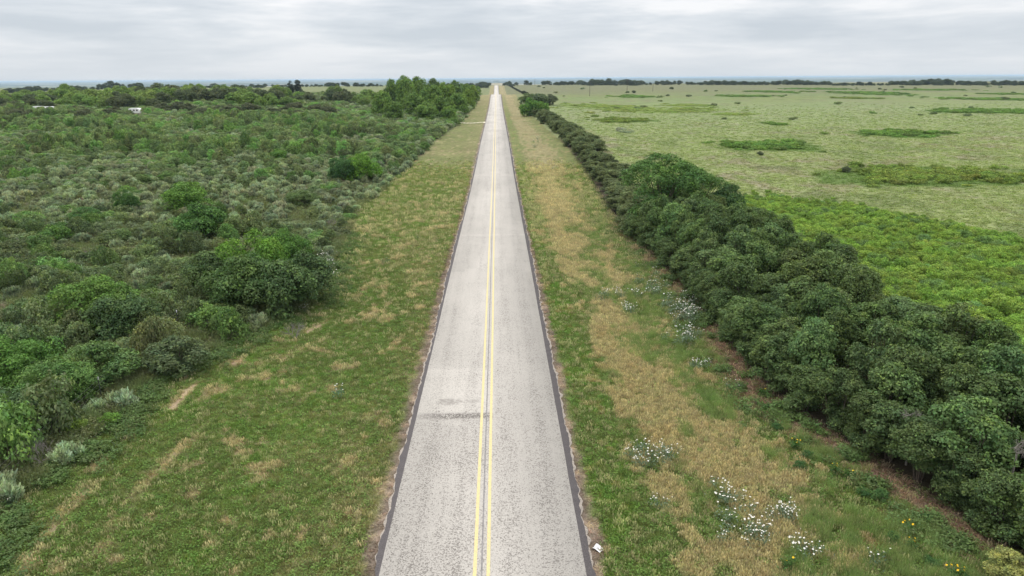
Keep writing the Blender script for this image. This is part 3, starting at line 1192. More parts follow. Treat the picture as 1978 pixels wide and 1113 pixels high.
# leafy weeds at the foot of the thicket and along the scrub edge
n = 9000
y = 17 + 60 * RS.rand(n) ** 1.3
s = RS.rand(n) < .5
x = np.where(s, left_edge(y) + RS.normal(.2, .8, n), right_edge(y) - np.abs(RS.normal(.6, .9, n)))
ok = in_view(x, y, .5, 40) & (fbm(x / 1.2, y / 1.2, 141, 2) > np.where(s, .42, .55))
x, y, s = x[ok], y[ok], s[ok]
n = len(x)
G_WEED = [forb_proto('tall_weed', 60 + k, n=34, r=.22, h=.34, leaf=.10) for k in range(3)]
scatter_stuff('edge_weeds', 'leafy green weeds along the foot of the scrub and the thicket', 'weeds', G_WEED,
              np.stack([x, y, terrain(x, y)], 1), RS.uniform(0, 6.28, n), RS.uniform(.5, 1.25, n),
              RS.randint(0, 3, n), vary(RS, (.135, .205, .070), n, .3, .10))

# dead twigs and stalks lying on the litter strip
n = 1500
y = 17 + 45 * RS.rand(n)
x = right_edge(y) - RS.uniform(-.4, 1.7, n)
ok = in_view(x, y, .3, 40)
x, y = x[ok], y[ok]
n = len(x)
scatter_stuff('dry_litter', 'brown dead stalks and leaf litter under the edge of the thicket', 'litter', G_LITTER,
              np.stack([x, y, terrain(x, y) + .01], 1), RS.uniform(0, 6.28, n), RS.uniform(1.0, 2.4, n),
              RS.randint(0, 2, n), vary(RS, (.36, .25, .17), n, .35, .1))

# grass and weeds between the shrubs of the left scrub
n = 26000
y = 17 + 95 * RS.rand(n) ** 1.2
x = left_edge(y) - .2 - RS.rand(n) ** 1.3 * (y * .85)
ok = in_view(x, y, .4, 40)
x, y = x[ok], y[ok]
n = len(x)
scatter_stuff('scrub_grass', 'rough green grass growing between the shrubs of the left scrub', 'grass', G_SHORT + G_WEED + G_AIRY,
              np.stack([x, y, terrain(x, y)], 1), RS.uniform(0, 6.28, n), RS.uniform(.8, 1.7, n), RS.randint(0, 8, n),
              np.clip(vary(RS, (.19, .22, .105), n, .35, .1), 0, 1))

# pasture tussocks, right field
n = 110000
y = 40 + 420 * RS.rand(n) ** 1.6
x = right_edge(y) + np.where(y < 74, 12, 6) + (RS.rand(n)) * y * .95
ok = in_view(x, y, .4, 40) & (RS.rand(n) > sstep(130, 430, y))
x, y = x[ok], y[ok]
n = len(x)
b_ = cover(x, y) * (1.25, 1.34, 1.12)
sc_ = RS.uniform(.8, 1.7, n) * (1 + y / 170)
sc_ = np.stack([sc_ * 1.25, sc_ * 1.25, sc_ * .75], 1)
scatter_stuff('pasture_grass', 'rough pale green tussock grass covering the open field', 'grass', G_SHORT + G_FORB,
              np.stack([x, y, terrain(x, y)], 1), RS.uniform(0, 6.28, n), sc_, RS.randint(0, 6, n),
              np.clip(b_ * RS.uniform(.8, 1.25, (n, 1)) * RS.uniform(.93, 1.07, (n, 3)), 0, 1))

# ------------------------------------------------------------------ the oak thicket, right of the road
def hedge_h(x, y):
    return 1.0


rs = np.random.RandomState(5)
A, B = jitter_grid(rs, 8, 32, 14, 78, 2.2, .38)
_a, _b = jitter_grid(rs, 8, 26, 78, 140, 2.6, .36)
A, B = np.concatenate([A, _a]), np.concatenate([B, _b])
_a, _b = jitter_grid(rs, 6, 24, 140, 300, 3.3, .36)
A, B = np.concatenate([A, _a]), np.concatenate([B, _b])
ins = A - right_edge(B)
wid = np.where(B < 74, 11.5 + .8 * np.sin(B / 5), 6.2 + .8 * np.sin(B / 6))
ok = (ins > 1.0) & (ins < wid) & in_view(A, B, 4.5, 110)
A, B, ins, wid = A[ok], B[ok], ins[ok], wid[ok]
dep = project(A, B, terrain(A, B))[2]
order = np.argsort(dep)


def hedge_label(x_, y_, ins_, wid_):
    row = ('skirting the litter strip' if ins_ < 0 else 'facing the verge' if ins_ < .30 * wid_ else
           'on the field side' if ins_ > .72 * wid_ else 'in the middle')
    pl = ''
    for lim_, q_ in ((27, 'tall thicket by the lower right corner'), (36, 'tall thicket near the bleached branches'),
                     (48, 'tall thicket beside the yellow flowers'), (60, 'tall thicket beside the white poppies'),
                     (72, 'tall thicket round the feathery tree'), (105, 'low thicket just past the feathery tree'),
                     (160, 'low thicket midway up the verge'), (999, 'low thicket before the bright round tree')):
        if y_ <= lim_:
            pl = q_
            break
    return ('dark green' if y_ <= 72 else 'grey green') + ' oak shrub ' + row + ', ' + pl


for k, i in enumerate(order[:295]):
    far_ = B[i] > 72
    e_ = min(1.0, .62 + .22 * ins[i]) * (1 - .20 * max(0, (ins[i] - wid[i] + 3.5) / 3.5))
    hscale = (1.06 if not far_ else .66 if B[i] < 140 else .85) * e_ * rs.uniform(.78, 1.2) * (1 + .08 * math.sin(A[i] * .9) * math.sin(B[i] * .33)) * (.88 if B[i] < 46 else 1)
    col = np.array((.104, .160, .058)) * rs.uniform(.82, 1.22) * rs.uniform(.94, 1.06, 3)
    if rs.rand() < .18:
        col *= (1.12, 1.14, 1.25)
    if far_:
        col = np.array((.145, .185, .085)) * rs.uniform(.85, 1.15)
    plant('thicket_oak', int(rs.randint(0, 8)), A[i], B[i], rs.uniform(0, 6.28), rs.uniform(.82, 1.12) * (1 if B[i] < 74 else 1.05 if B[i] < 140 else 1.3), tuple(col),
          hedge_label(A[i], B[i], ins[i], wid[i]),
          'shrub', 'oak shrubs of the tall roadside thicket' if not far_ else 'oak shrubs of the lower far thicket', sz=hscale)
yy_ = 16.5
while yy_ < 72:
    xx_ = float(right_edge(yy_)) + rs.uniform(.5, 1.1)
    col = np.array((.100, .152, .058)) * rs.uniform(.85, 1.15)
    plant('thicket_oak', int(rs.randint(0, 8)), xx_, yy_, rs.uniform(0, 6.28), rs.uniform(.66, .90), tuple(col),
          hedge_label(xx_, yy_, -1, 12), 'shrub', 'oak shrubs of the tall roadside thicket', sz=rs.uniform(.5, .72))
    yy_ += rs.uniform(1.3, 1.9)
print('hedge', len(order))


def pt(px, py):
    return at(px, py)


# tree standing in the thicket, and other separate trees and bushes: (kind, px, py of base, width m, height m, colour, label, category)
SINGLE = [
    ('feather_tree', 1275, 443, 11.5, 8.8, (.050, .105, .026), 'tall feathery green tree rising above the roadside oak thicket', 'tree'),
    ('feather_tree', 1345, 428, 8.5, 6.4, (.050, .105, .026), 'feathery green tree behind the tall tree in the thicket', 'tree'),
    ('mesquite', 1400, 432, 5.0, 5.0, (.040, .080, .028), 'small dark tree poking from the field side of the thicket', 'tree'),
    ('round_oak', 1023, 224, 9.5, 7.6, (.060, .130, .020), 'bright green rounded tree at the far end of the thicket row', 'tree'),
    ('round_oak', 1046, 224, 7.0, 6.6, (.075, .145, .025), 'yellow green tree just right of the bright rounded tree', 'tree'),
    ('round_oak', 1020, 203, 12.0, 6.5, (.075, .110, .045), 'dull green tree behind the bright rounded tree', 'tree'),
    ('round_oak', 1042, 204, 12.0, 6.5, (.070, .098, .045), 'broad grey green tree in the clump right of the far road', 'tree'),
    ('round_oak', 1062, 203, 9.0, 6.0, (.070, .088, .050), 'grey green tree at the field end of the far clump', 'tree'),
    ('mesquite', 668, 352, 6.0, 4.6, (.030, .078, .022), 'dark green tree beside the vivid green one in the left scrub', 'tree'),
    ('mesquite', 703, 350, 6.5, 4.9, (.070, .150, .018), 'vivid green small tree near the verge in the left scrub', 'tree'),
    ('mesquite', 360, 408, 6.8, 3.4, (.070, .140, .024), 'wide bright green tree in the middle of the left scrub', 'tree'),
    ('round_oak', 388, 462, 5.2, 3.3, (.042, .095, .020), 'dark glossy bush below the wide bright green tree', 'bush'),
    ('mesquite', 250, 412, 3.2, 2.6, (.036, .085, .020), 'small dark green bush left of the wide bright green tree', 'bush'),
    ('round_oak', 470, 598, 5.0, 3.5, (.048, .088, .026), 'dark rounded oak bush at the edge of the left verge', 'bush'),
    ('round_oak', 545, 605, 4.8, 3.3, (.050, .085, .028), 'rounded oak bush nearest the verge beside white flowers', 'bush'),
    ('round_oak', 590, 578, 4.0, 3.2, (.048, .082, .030), 'oak bush directly left of the white poppy patch', 'bush'),
    ('mesquite', 500, 560, 5.5, 4.2, (.070, .145, .022), 'bright green tree topping the oak clump by the left verge', 'tree'),
    ('mesquite', 560, 520, 4.0, 3.3, (.058, .125, .026), 'fresh green bush behind the oak clump by the left verge', 'bush'),
    ('round_oak', 410, 560, 4.2, 2.7, (.056, .090, .030), 'olive oak bush on the left flank of the verge clump', 'bush'),
    ('mesquite', 195, 640, 5.4, 3.2, (.062, .120, .024), 'broad bright green tree in the near left scrub', 'tree'),
    ('round_oak', 245, 655, 4.0, 2.7, (.046, .080, .028), 'dark oak bush right of the broad bright green tree', 'bush'),
    ('mesquite', 25, 745, 4.2, 2.6, (.060, .130, .026), 'bright green bush at the left picture edge', 'bush'),
    ('mesquite', 110, 790, 3.8, 2.3, (.066, .125, .032), 'fresh green bush overhanging the wire fence', 'bush'),
    ('round_oak', 190, 745, 3.6, 2.1, (.064, .112, .034), 'low spreading green bush behind the farther fence post', 'bush'),
    ('round_oak', 20, 850, 3.6, 2.2, (.044, .078, .026), 'dark green bush behind the nearer fence post', 'bush'),
    ('round_oak', 345, 715, 3.4, 1.6, (.055, .080, .035), 'grey green bush at the scrub edge above the verge tracks', 'bush'),
    ('mesquite', 165, 435, 3.6, 1.9, (.050, .110, .030), 'low green bush among pale sage in the left scrub', 'bush'),
    ('mesquite', 585, 400, 4.0, 1.9, (.062, .100, .034), 'low olive bush in the pale sage near the verge', 'bush'),
    ('mesquite', 533, 312, 5.5, 2.6, (.060, .130, .022), 'small green bush amid the distant dull scrub', 'bush'),
    ('thicket_oak', 1940, 1125, 1.6, 1.3, (.150, .165, .055), 'small yellow green bush at the lower right corner', 'bush'),
]
for k, (kind, px, py, w_, h_, col, lab, ct) in enumerate(SINGLE):
    if px < 700 and py > 390:
        w_, h_ = w_ * 1.12, h_ * 1.22
    x0, y0 = pt(px, py)
    W0, H0 = {'feather_tree': (10.0, 8.6), 'mesquite': (5.0, 3.6), 'round_oak': (5.0, 3.8), 'thicket_oak': (3.3, 4.6)}[kind]
    plant(kind, k, x0, y0, k * 1.7, w_ / W0, tuple(1.75 * q + .012 for q in col), lab, ct, None, sz=h_ / H0)

# ------------------------------------------------------------------ left scrub
rs = np.random.RandomState(21)
NEAR = 78.0
A, B = jitter_grid(rs, -110, -8, 14, NEAR, 1.75, .42)
ok = (A < left_edge(B) - .7) & in_view(A, B, 1.6, 90)
A, B = A[ok], B[ok]
A2, B2 = [], []
yy = NEAR
while yy < 520:
    st = 1.75 * (1 + (yy - NEAR) / 260)
    band = st * 6
    a, b = jitter_grid(rs, -.9 * yy - 40, -8, yy, yy + band, st, .45)
    A2.append(a)
    B2.append(b)
    yy += band
A = np.concatenate([A] + A2)
B = np.concatenate([B] + B2)
ok = (A < left_edge(np.minimum(B, 300)) - .7) & in_view(A, B, 1.6, 90)
A, B = A[ok], B[ok]
px, py, dep = project(A, B, terrain(A, B))
grow = np.where(B > NEAR, 1 + (B - NEAR) / 320, 1.0)
# sage-rich ground lies in the middle distance; oaks dominate near and far
big = fbm(A / 14, B / 24, 151, 3)
sagep = .22 + .70 * np.exp(-((py - 400) / 75.0) ** 2) + .5 * (fbm(A / 5, B / 7, 153, 3) - .5)
sagep += .35 * np.exp(-((A - left_edge(B)) / 4.0) ** 2) * (py < 480)
gap = (fbm(A / 3.2, B / 4.5, 157, 3) < .32) & (B < 150)
gap |= (np.abs(px - 263) < 12) & (py > 217) & (py < 227)
gap |= (np.abs(px - 86) < 17) & (py > 211) & (py < 224)
A, B, px, py, dep, grow, big, sagep = (q[~gap] for q in (A, B, px, py, dep, grow, big, sagep))
issage = rs.rand(len(A)) < np.clip(sagep, .03, .8)
# taller dark oak bands in the middle distance (rows of shrubs with shade at their feet)
bands = np.zeros(len(A))
for (bx, by, bw, bh) in ((290, 292, 270, 12), (520, 245, 170, 20), (120, 250, 160, 9), (620, 300, 120, 9), (90, 225, 120, 6), (640, 262, 120, 10)):
    bands = np.maximum(bands, 1 - sstep(.7, 1.15, np.hypot((px - bx) / bw, (py - by) / bh)))
issage &= bands < .4
hfac = .80 + .55 * sstep(.42, .62, big) + 1.0 * bands + .35 * (B < 55)
order = np.argsort(dep)
near_i, rest_oak, rest_sage = [], [], []
n_oak = n_sage = 0
for i in order:
    if issage[i]:
        (near_i if n_sage < 180 else rest_sage).append(i)
        n_sage += 1
    else:
        (near_i if n_oak < 290 else rest_oak).append(i)
        n_oak += 1
print('scrub', len(near_i), len(rest_oak), len(rest_sage))


def oak_col(i, rs_):
    c = np.array((.142, .198, .086)) * rs_.uniform(.62, 1.32) * rs_.uniform(.92, 1.08, 3)
    g = float(big[i])
    if rs_.rand() < .25:
        c = c * (.95, 1.18, .85)
    if rs_.rand() < .10:
        c = c * (1.04, .96, 1.05)
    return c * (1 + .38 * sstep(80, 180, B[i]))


LM = [(660, 350, 'vivid green small tree'), (360, 408, 'wide bright green tree'), (250, 412, 'small dark bush left of the wide bright tree'),
      (388, 462, 'dark glossy bush mid scrub'), (500, 598, 'big oak clump by the verge'), (622, 515, 'white poppy patch'),
      (195, 640, 'broad bright tree of the near scrub'), (25, 745, 'bright bush at the left edge'), (110, 800, 'nearer fence post'),
      (197, 772, 'farther fence post'), (345, 715, 'grey green bush above the verge tracks'), (165, 435, 'low green bush among pale sage'),
      (585, 400, 'low olive bush near the verge'), (440, 650, 'open scrub edge below the oak clump'), (300, 520, 'pale sage hollow left of the oak clump'),
      (60, 560, 'left edge of the picture halfway down'), (700, 400, 'narrow far end of the scrub edge'), (500, 350, 'pale middle of the scrub'),
      (60, 400, 'pale far left of the scrub'), (300, 600, 'dark hollow beside the broad bright tree')]
LMW = np.array([at(a_, b_) for a_, b_, _ in LM])


def landmark(x_, y_):
    d_ = np.hypot(LMW[:, 0] - x_, LMW[:, 1] - y_)
    k_ = int(np.argmin(d_))
    side_ = 'before' if y_ < LMW[k_, 1] - 2 else 'behind' if y_ > LMW[k_, 1] + 2 else ('left of' if x_ < LMW[k_, 0] else 'right of')
    return side_ + ' the ' + LM[k_][2]


for i in near_i:
    if issage[i]:
        c = np.array((.33, .40, .26)) * rs.uniform(.65, 1.2)
        plant('sagebrush', int(rs.randint(0, 4)), A[i], B[i], rs.uniform(0, 6.28), rs.uniform(.7, 1.15), tuple(c),
              'pale sagebrush ' + landmark(A[i], B[i]), 'sagebrush',
              'sagebrush scattered through the left scrub', parts=False)
    else:
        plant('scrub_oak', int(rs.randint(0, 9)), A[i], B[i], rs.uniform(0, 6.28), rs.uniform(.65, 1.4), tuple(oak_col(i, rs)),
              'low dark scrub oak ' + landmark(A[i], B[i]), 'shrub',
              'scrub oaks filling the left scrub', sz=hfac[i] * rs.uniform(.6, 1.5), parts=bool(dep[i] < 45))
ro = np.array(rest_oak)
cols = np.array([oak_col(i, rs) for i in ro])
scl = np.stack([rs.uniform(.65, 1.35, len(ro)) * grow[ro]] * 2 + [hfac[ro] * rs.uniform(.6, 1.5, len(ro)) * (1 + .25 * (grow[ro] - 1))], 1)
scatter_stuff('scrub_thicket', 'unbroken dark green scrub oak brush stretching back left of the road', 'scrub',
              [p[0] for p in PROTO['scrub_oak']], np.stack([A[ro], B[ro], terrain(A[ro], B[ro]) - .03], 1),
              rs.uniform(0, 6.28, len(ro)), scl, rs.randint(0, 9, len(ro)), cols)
rg = np.array(rest_sage)
cols = vary(rs, (.33, .39, .25), len(rg), .3, .06)
scatter_stuff('sagebrush_patches', 'pale grey green sagebrush mottling the distant left scrub', 'sagebrush',
              [p[0] for p in PROTO['sagebrush']], np.stack([A[rg], B[rg], terrain(A[rg], B[rg]) - .03], 1),
              rs.uniform(0, 6.28, len(rg)), rs.uniform(.85, 1.35, len(rg)) * grow[rg], rs.randint(0, 4, len(rg)), cols)

def bare_bush(seed):
    rs_ = np.random.RandomState(seed)
    mb = MB()

    def grow_(p, d, r_, ln, lev):
        q = p + d * ln
        mb.tube(tuple(p), tuple(q), r_, r_ * .6, sides=3)
        if lev:
            for _ in range(3):
                nd_ = d + rs_.normal(0, .42, 3)
                nd_ /= np.linalg.norm(nd_)
                grow_(q, nd_, r_ * .6, ln * rs_.uniform(.55, .85), lev - 1)
    for _ in range(5):
        d = np.array((rs_.normal(0, .5), rs_.normal(0, .5), 1.0))
        grow_(np.array((0, 0, -.05)), d / np.linalg.norm(d), .028, .42, 4)
    return mb.mesh('bare_bush', [M_DEAD])


BARE = [bare_bush(70 + k) for k in range(3)]
BARE_PIX = [(118, 682, 'by the bright bush at the left edge'), (500, 470, 'behind the oak clump near the verge'), (445, 410, 'right of the dark glossy bush'),
            (300, 650, 'right of the broad bright tree'), (570, 655, 'at the scrub edge below the oak clump'), (60, 640, 'left of the broad bright tree'),
            (330, 480, 'in the hollow left of the oak clump'), (640, 440, 'among sagebrush near the verge'), (30, 480, 'at the far left among pale sage'),
            (420, 640, 'below the oak clump amid low scrub'), (90, 900, 'below the nearer fence post'), (180, 500, 'behind the broad bright tree')]
for k, (px_, py_b, wh_) in enumerate(BARE_PIX):
    x0, y0 = at(px_, py_b)
    o_ = link('bare_bush', BARE[k % 3])
    o_.location = (x0, y0, tz(x0, y0))
    o_.rotation_euler = (0, 0, k * 1.3)
    o_.scale = (.95,) * 3
    tag(o_, 'leafless grey bush ' + wh_, 'dead bush')

# separate plants along the fence, near left
FENCE_BUSH = [
    ('sagebrush', 135, 892, 1.0, (.235, .330, .225), 'pale silvery sagebrush right of the nearer fence post', 'sagebrush'),
    ('sagebrush', 238, 788, 1.05, (.225, .310, .220), 'large pale sagebrush right of the farther fence post', 'sagebrush'),
    ('sagebrush', 185, 800, .85, (.220, .320, .220), 'bluish green sagebrush just below the farther fence post', 'sagebrush'),
    ('sagebrush', 12, 972, 1.15, (.225, .320, .225), 'large silvery sagebrush at the left picture edge', 'sagebrush'),
    ('sagebrush', 105, 830, .65, (.180, .270, .130), 'flattened grey green sage on the fence line', 'sagebrush'),
    ('sumac', 213, 822, .62, (.110, .210, .045), 'rounded bright green bush in front of two sagebrushes', 'bush'),
    ('sumac', 148, 838, .72, (.115, .175, .035), 'yellow green bush between the two fence posts', 'bush'),
    ('sumac', 78, 838, .55, (.100, .200, .045), 'low green bush hugging the nearer fence post', 'bush'),
]
for k, (kind, px_, py_b, s_, col, lab, ct) in enumerate(FENCE_BUSH):
    x0, y0 = at(px_, py_b)
    plant(kind, k, x0, y0, k * 2.1, s_, tuple(np.array(col) * ((1.75, 1.55, 1.45) if kind == 'sagebrush' else 1.4)), lab, ct)

# ------------------------------------------------------------------ bright green sumac thicket beyond the hedge
rs = np.random.RandomState(33)
A, B = jitter_grid(rs, 22, 84, 24, 104, 1.30, .45)
SX, SY = [], []
poly = [(1425, 392), (1500, 388), (1600, 392), (1700, 412), (1800, 425), (1900, 452), (2060, 492)]
pw = [at(*p) for p in poly]
pxs, pys = [p[0] for p in pw], [p[1] for p in pw]
lim = np.interp(A, pxs, pys) + 9 * (fbm(A / 5, B * 0, 161, 3) - .5)
fade = 1 - .55 * sstep(-9, 4, B - lim)
ins = A - right_edge(B)
ok = (ins > 10.8) & (rs.rand(len(A)) > sstep(-4, 9, B - lim)) & in_view(A, B, 1.2, 60)
A, B, fade = A[ok], B[ok], fade[ok]
dep = project(A, B, terrain(A, B))[2]
order = np.argsort(dep)


def sumac_col():
    return np.array((.225, .350, .072)) * rs.uniform(.78, 1.2) * rs.uniform(.93, 1.07, 3) * ((.75, .8, 1.3) if rs.rand() < .12 else (1, 1, 1))


vis = [i for i in order if (A[i] - right_edge(B[i])) > 12.5]
hid = [i for i in order if (A[i] - right_edge(B[i])) <= 12.5]
for i in vis[:290]:
    q_ = 'nearest the right edge' if B[i] < 44 else 'in the near half' if B[i] < 56 else 'in the far half' if B[i] < 68 else 'at the pasture end'
    w_ = A[i] - right_edge(B[i])
    lab_ = 'bright green low bush ' + ('against the dark thicket' if w_ < 15.5 else 'midway across the green patch' if w_ < 22 else 'on the pasture side of the green patch') + ', ' + q_
    plant('sumac', int(rs.randint(0, 6)), A[i], B[i], rs.uniform(0, 6.28), rs.uniform(.85, 1.2), tuple(sumac_col()),
          lab_, 'bush',
          'bright green bushes behind the dark thicket', sz=rs.uniform(.8, 1.35), parts=False)
rest = np.array(vis[290:] + hid)
print('sumac', len(vis), len(hid))
scatter_stuff('sumac_patch', 'bright green low bushes carpeting the ground behind the dark thicket', 'bushes',
              [p[0] for p in PROTO['sumac']], np.stack([A[rest], B[rest], terrain(A[rest], B[rest]) - .03], 1),
              rs.uniform(0, 6.28, len(rest)), rs.uniform(.8, 1.25, len(rest)) * fade[rest], rs.randint(0, 6, len(rest)),
              np.array([sumac_col() for _ in rest]))

# low brush patches out in the pasture
PX, PC, PS = [], [], []
pcol = {'green': (.150, .260, .060), 'olive': (.190, .260, .060), 'lime': (.26, .34, .09), 'sage': (.34, .40, .27)}
for (x0, y0, rx, ry, kind) in PATCH:
    stp = 1.35 * (1 + y0 / 260)
    n = int(min(3400, max(8, 1.5 * 3.14 * rx * ry / stp ** 2)))
    q, a_ = np.abs(rs.normal(0, .50, n)), rs.uniform(0, 6.28, n)
    xx, yy = x0 + q * np.cos(a_) * rx, y0 + q * np.sin(a_) * ry
    keepq = fbm(xx / (rx * .2), yy / (ry * .4 + 2), 171, 3) > .36
    xx, yy = xx[keepq], yy[keepq]
    n = len(xx)
    PX.append(np.stack([xx, yy, terrain(xx, yy) - .05], 1))
    PC.append(vary(rs, pcol[kind], n, .22, .08))
    s_ = rs.uniform(.35, .8, n) * (1 + y0 / 260)
    hz_ = (.55 if kind == 'lime' else 1.0)
    PS.append(np.stack([s_, s_, s_ * hz_ * rs.uniform(.7, 1.2, n) / (1 + y0 / 400)], 1))
# scattered single low bushes over the pasture
n = 110
y = 260 + 900 * rs.rand(n) ** 1.3
x = right_edge(y) + 8 + rs.rand(n) * y * .85
ok = in_view(x, y, 1, 30) & (fbm(x / 60, y / 80, 173, 3) > .46)
x, y = x[ok], y[ok]
PX.append(np.stack([x, y, terrain(x, y) - .05], 1))
PC.append(vary(rs, (.16, .20, .095), len(x), .3, .1))
s_ = rs.uniform(.35, .9, len(x)) * (1 + y / 500)
PS.append(np.stack([s_, s_, s_], 1))
PX, PC, PS = map(np.concatenate, (PX, PC, PS))
scatter_stuff('pasture_brush', 'low dark and lime green brush in long patches across the pasture', 'brush',
              [p[0] for p in PROTO['low_brush']], PX, rs.uniform(0, 6.28, len(PX)), PS, rs.randint(0, 3, len(PX)), PC)

# ------------------------------------------------------------------ trees of the middle distance, left
rs = np.random.RandomState(44)
# the tall clump beside the road: (px, base py, width m, height m, tone)
CLUMP = [(740, 226, 10, 8.5), (762, 214, 11, 12.5), (785, 216, 11, 13.5), (800, 228, 11, 8), (812, 210, 12, 13.2), (835, 218, 11, 10.5),
         (838, 206, 12, 12), (855, 232, 10, 7.6), (862, 214, 11, 10.8), (880, 208, 11, 11), (885, 222, 9, 7.8), (898, 204, 10, 10),
         (905, 210, 8, 8), (913, 200, 9, 8.5), (760, 234, 9, 6), (825, 236, 9, 5.8), (868, 237, 7, 5), (916, 194, 9, 8)]
for k, (px_, py_b, w_, h_) in enumerate(CLUMP):
    x0, y0 = at(px_, py_b)
    c = np.array((.145, .238, .060)) * rs.uniform(.85, 1.15) * ((1.2, 1.12, .9) if k in (8, 12, 13) else (1, 1, 1)) * ((.8, .78, 1.1) if k in (9, 6) else (1, 1, 1))
    plant('broad_tree', k, x0, y0, k * 1.3, w_ / 10, tuple(c),
          ('yellow green' if k in (8, 12, 13) else 'dull green' if k in (9, 6) else 'leafy green') + ' tree ' +
          ('fronting' if py_b > 225 else 'amid' if py_b > 211 else 'behind') + ' the tall roadside clump, ' +
          ('left' if px_ < 790 else 'centre' if px_ < 850 else 'right') + ' part', 'tree',
          'trees of the tall clump left of the road', sz=h_ / 9 * 1.28)
n_belt = 0
for row, (ypix, cnt, h0) in enumerate(((207, 46, 6.5), (201, 48, 8.5), (196, 44, 9.0), (191, 34, 9.0))):
    for k in range(cnt):
        px_ = -20 + 760 * (k + rs.uniform(.1, .9)) / cnt
        edge = 1.0
        if 560 < px_ < 720:
            edge = .62 + .25 * (abs(px_ - 650) < 22)
        if px_ < 120:
            edge = .72
        if px_ > 700:
            edge = .8
        py_b = ypix + rs.uniform(-2.5, 2.5) + 4 * (px_ < 300)
        x0, y0 = at(px_, py_b)
        if fbm(np.array(px_ / 70.0), np.array(row * 2.3), 181, 2) < .36:
            continue
        h_ = h0 * rs.uniform(.75, 1.15) * edge
        br = fbm(np.array(px_ / 60.0), np.array(row * 1.1), 183, 2)
        c = np.array((.185, .280, .078)) if br > .40 else np.array((.110, .140, .070))
        c = c * rs.uniform(.85, 1.2) * rs.uniform(.95, 1.05, 3)
        plant('broad_tree', int(rs.randint(0, 6)), x0, y0, rs.uniform(0, 6.28), h_ / 9 * rs.uniform(.95, 1.25), tuple(c),
              ('bright' if br > .40 else 'dull') + ' green tree in the ' + ('front', 'second', 'third', 'back')[row] + ' row of left belt, ' +
              ('above left white trailers' if px_ < 150 else 'above the lone white trailer' if px_ < 330 else 'midway along' if px_ < 520 else
               'below the evergreens' if px_ < 600 else 'by its right end'), 'tree', 'trees of the belt behind the left scrub', sz=h_ / 9)
        n_belt += 1
# dull dark oaks before the belt
for k in range(30):
    px_ = rs.uniform(-10, 640)
    if abs(px_ - 263) < 24 or abs(px_ - 86) < 30:
        continue
    x0, y0 = at(px_, rs.uniform(213, 232))
    h_ = rs.uniform(2.6, 4.4)
    c = np.array((.110, .130, .070)) * rs.uniform(.85, 1.15)
    plant('round_oak', int(rs.randint(0, 4)), x0, y0, rs.uniform(0, 6.28), h_ / 3.8 * 1.5, tuple(c),
          'dull dark oak before the bright belt, ' + ('beside the left white trailers' if px_ < 150 else 'beside the lone white trailer' if px_ < 320 else
          'below the middle of the belt' if px_ < 480 else 'below the evergreens'), 'tree', 'dull oaks before the tree belt', sz=h_ / 3.8)
# two dark evergreens above the belt
for k, (px_, w_, h_, lab) in enumerate(((563, 5.2, 13.5, 'dark evergreen tree above the belt, the left one of two'),
                                        (576, 5.5, 12.6, 'dark evergreen tree above the belt, the right one of two'))):
    x0, y0 = at(px_, 184)
    plant('tall_tree', k, x0, y0, k, w_ / 7 * 1.3, (.045, .060, .045), lab, 'evergreen tree', None, sz=h_ / 13)
x0, y0 = at(650, 198)
plant('broad_tree', 2, x0, y0, 1, 1.0, (.150, .220, .075), 'rounded tree standing alone in the gap of the belt', 'tree', None, sz=1.15)

# ------------------------------------------------------------------ tree lines on the ridge
RIDGE = [  # px0, px1, base py, height m low/high, count
    (1120, 1240, 165, 9, 15, 26), (1014, 1026, 163, 11, 13, 2), (1046, 1062, 163, 11, 13, 3), (1062, 1118, 163, 6, 9, 12),
    (1240, 1330, 164, 7, 10, 18), (1330, 1460, 164, 7, 9, 26), (1460, 1606, 164, 7, 9.5, 30), (1606, 1720, 165, 5, 7, 22),
    (1720, 1880, 164.5, 7, 11, 32), (1880, 1985, 165, 7, 9, 20), (972, 1000, 164, 7, 10, 6),
    (920, 952, 164, 8, 11, 9), (886, 942, 170, 8, 10, 14), (830, 900, 168, 7, 9, 12),
    (190, 240, 172, 10, 14, 10), (36, 100, 176, 6, 9, 12), (100, 190, 174, 5, 8, 14), (250, 275, 173, 12, 14, 4), (0, 60, 180, 5, 8, 10),
    (395, 430, 168, 7, 9, 6), (450, 560, 168, 5, 8, 18), (580, 740, 167, 5, 9, 26), (300, 400, 170, 4, 6, 8)]
RP, RSC, RC = [], [], []
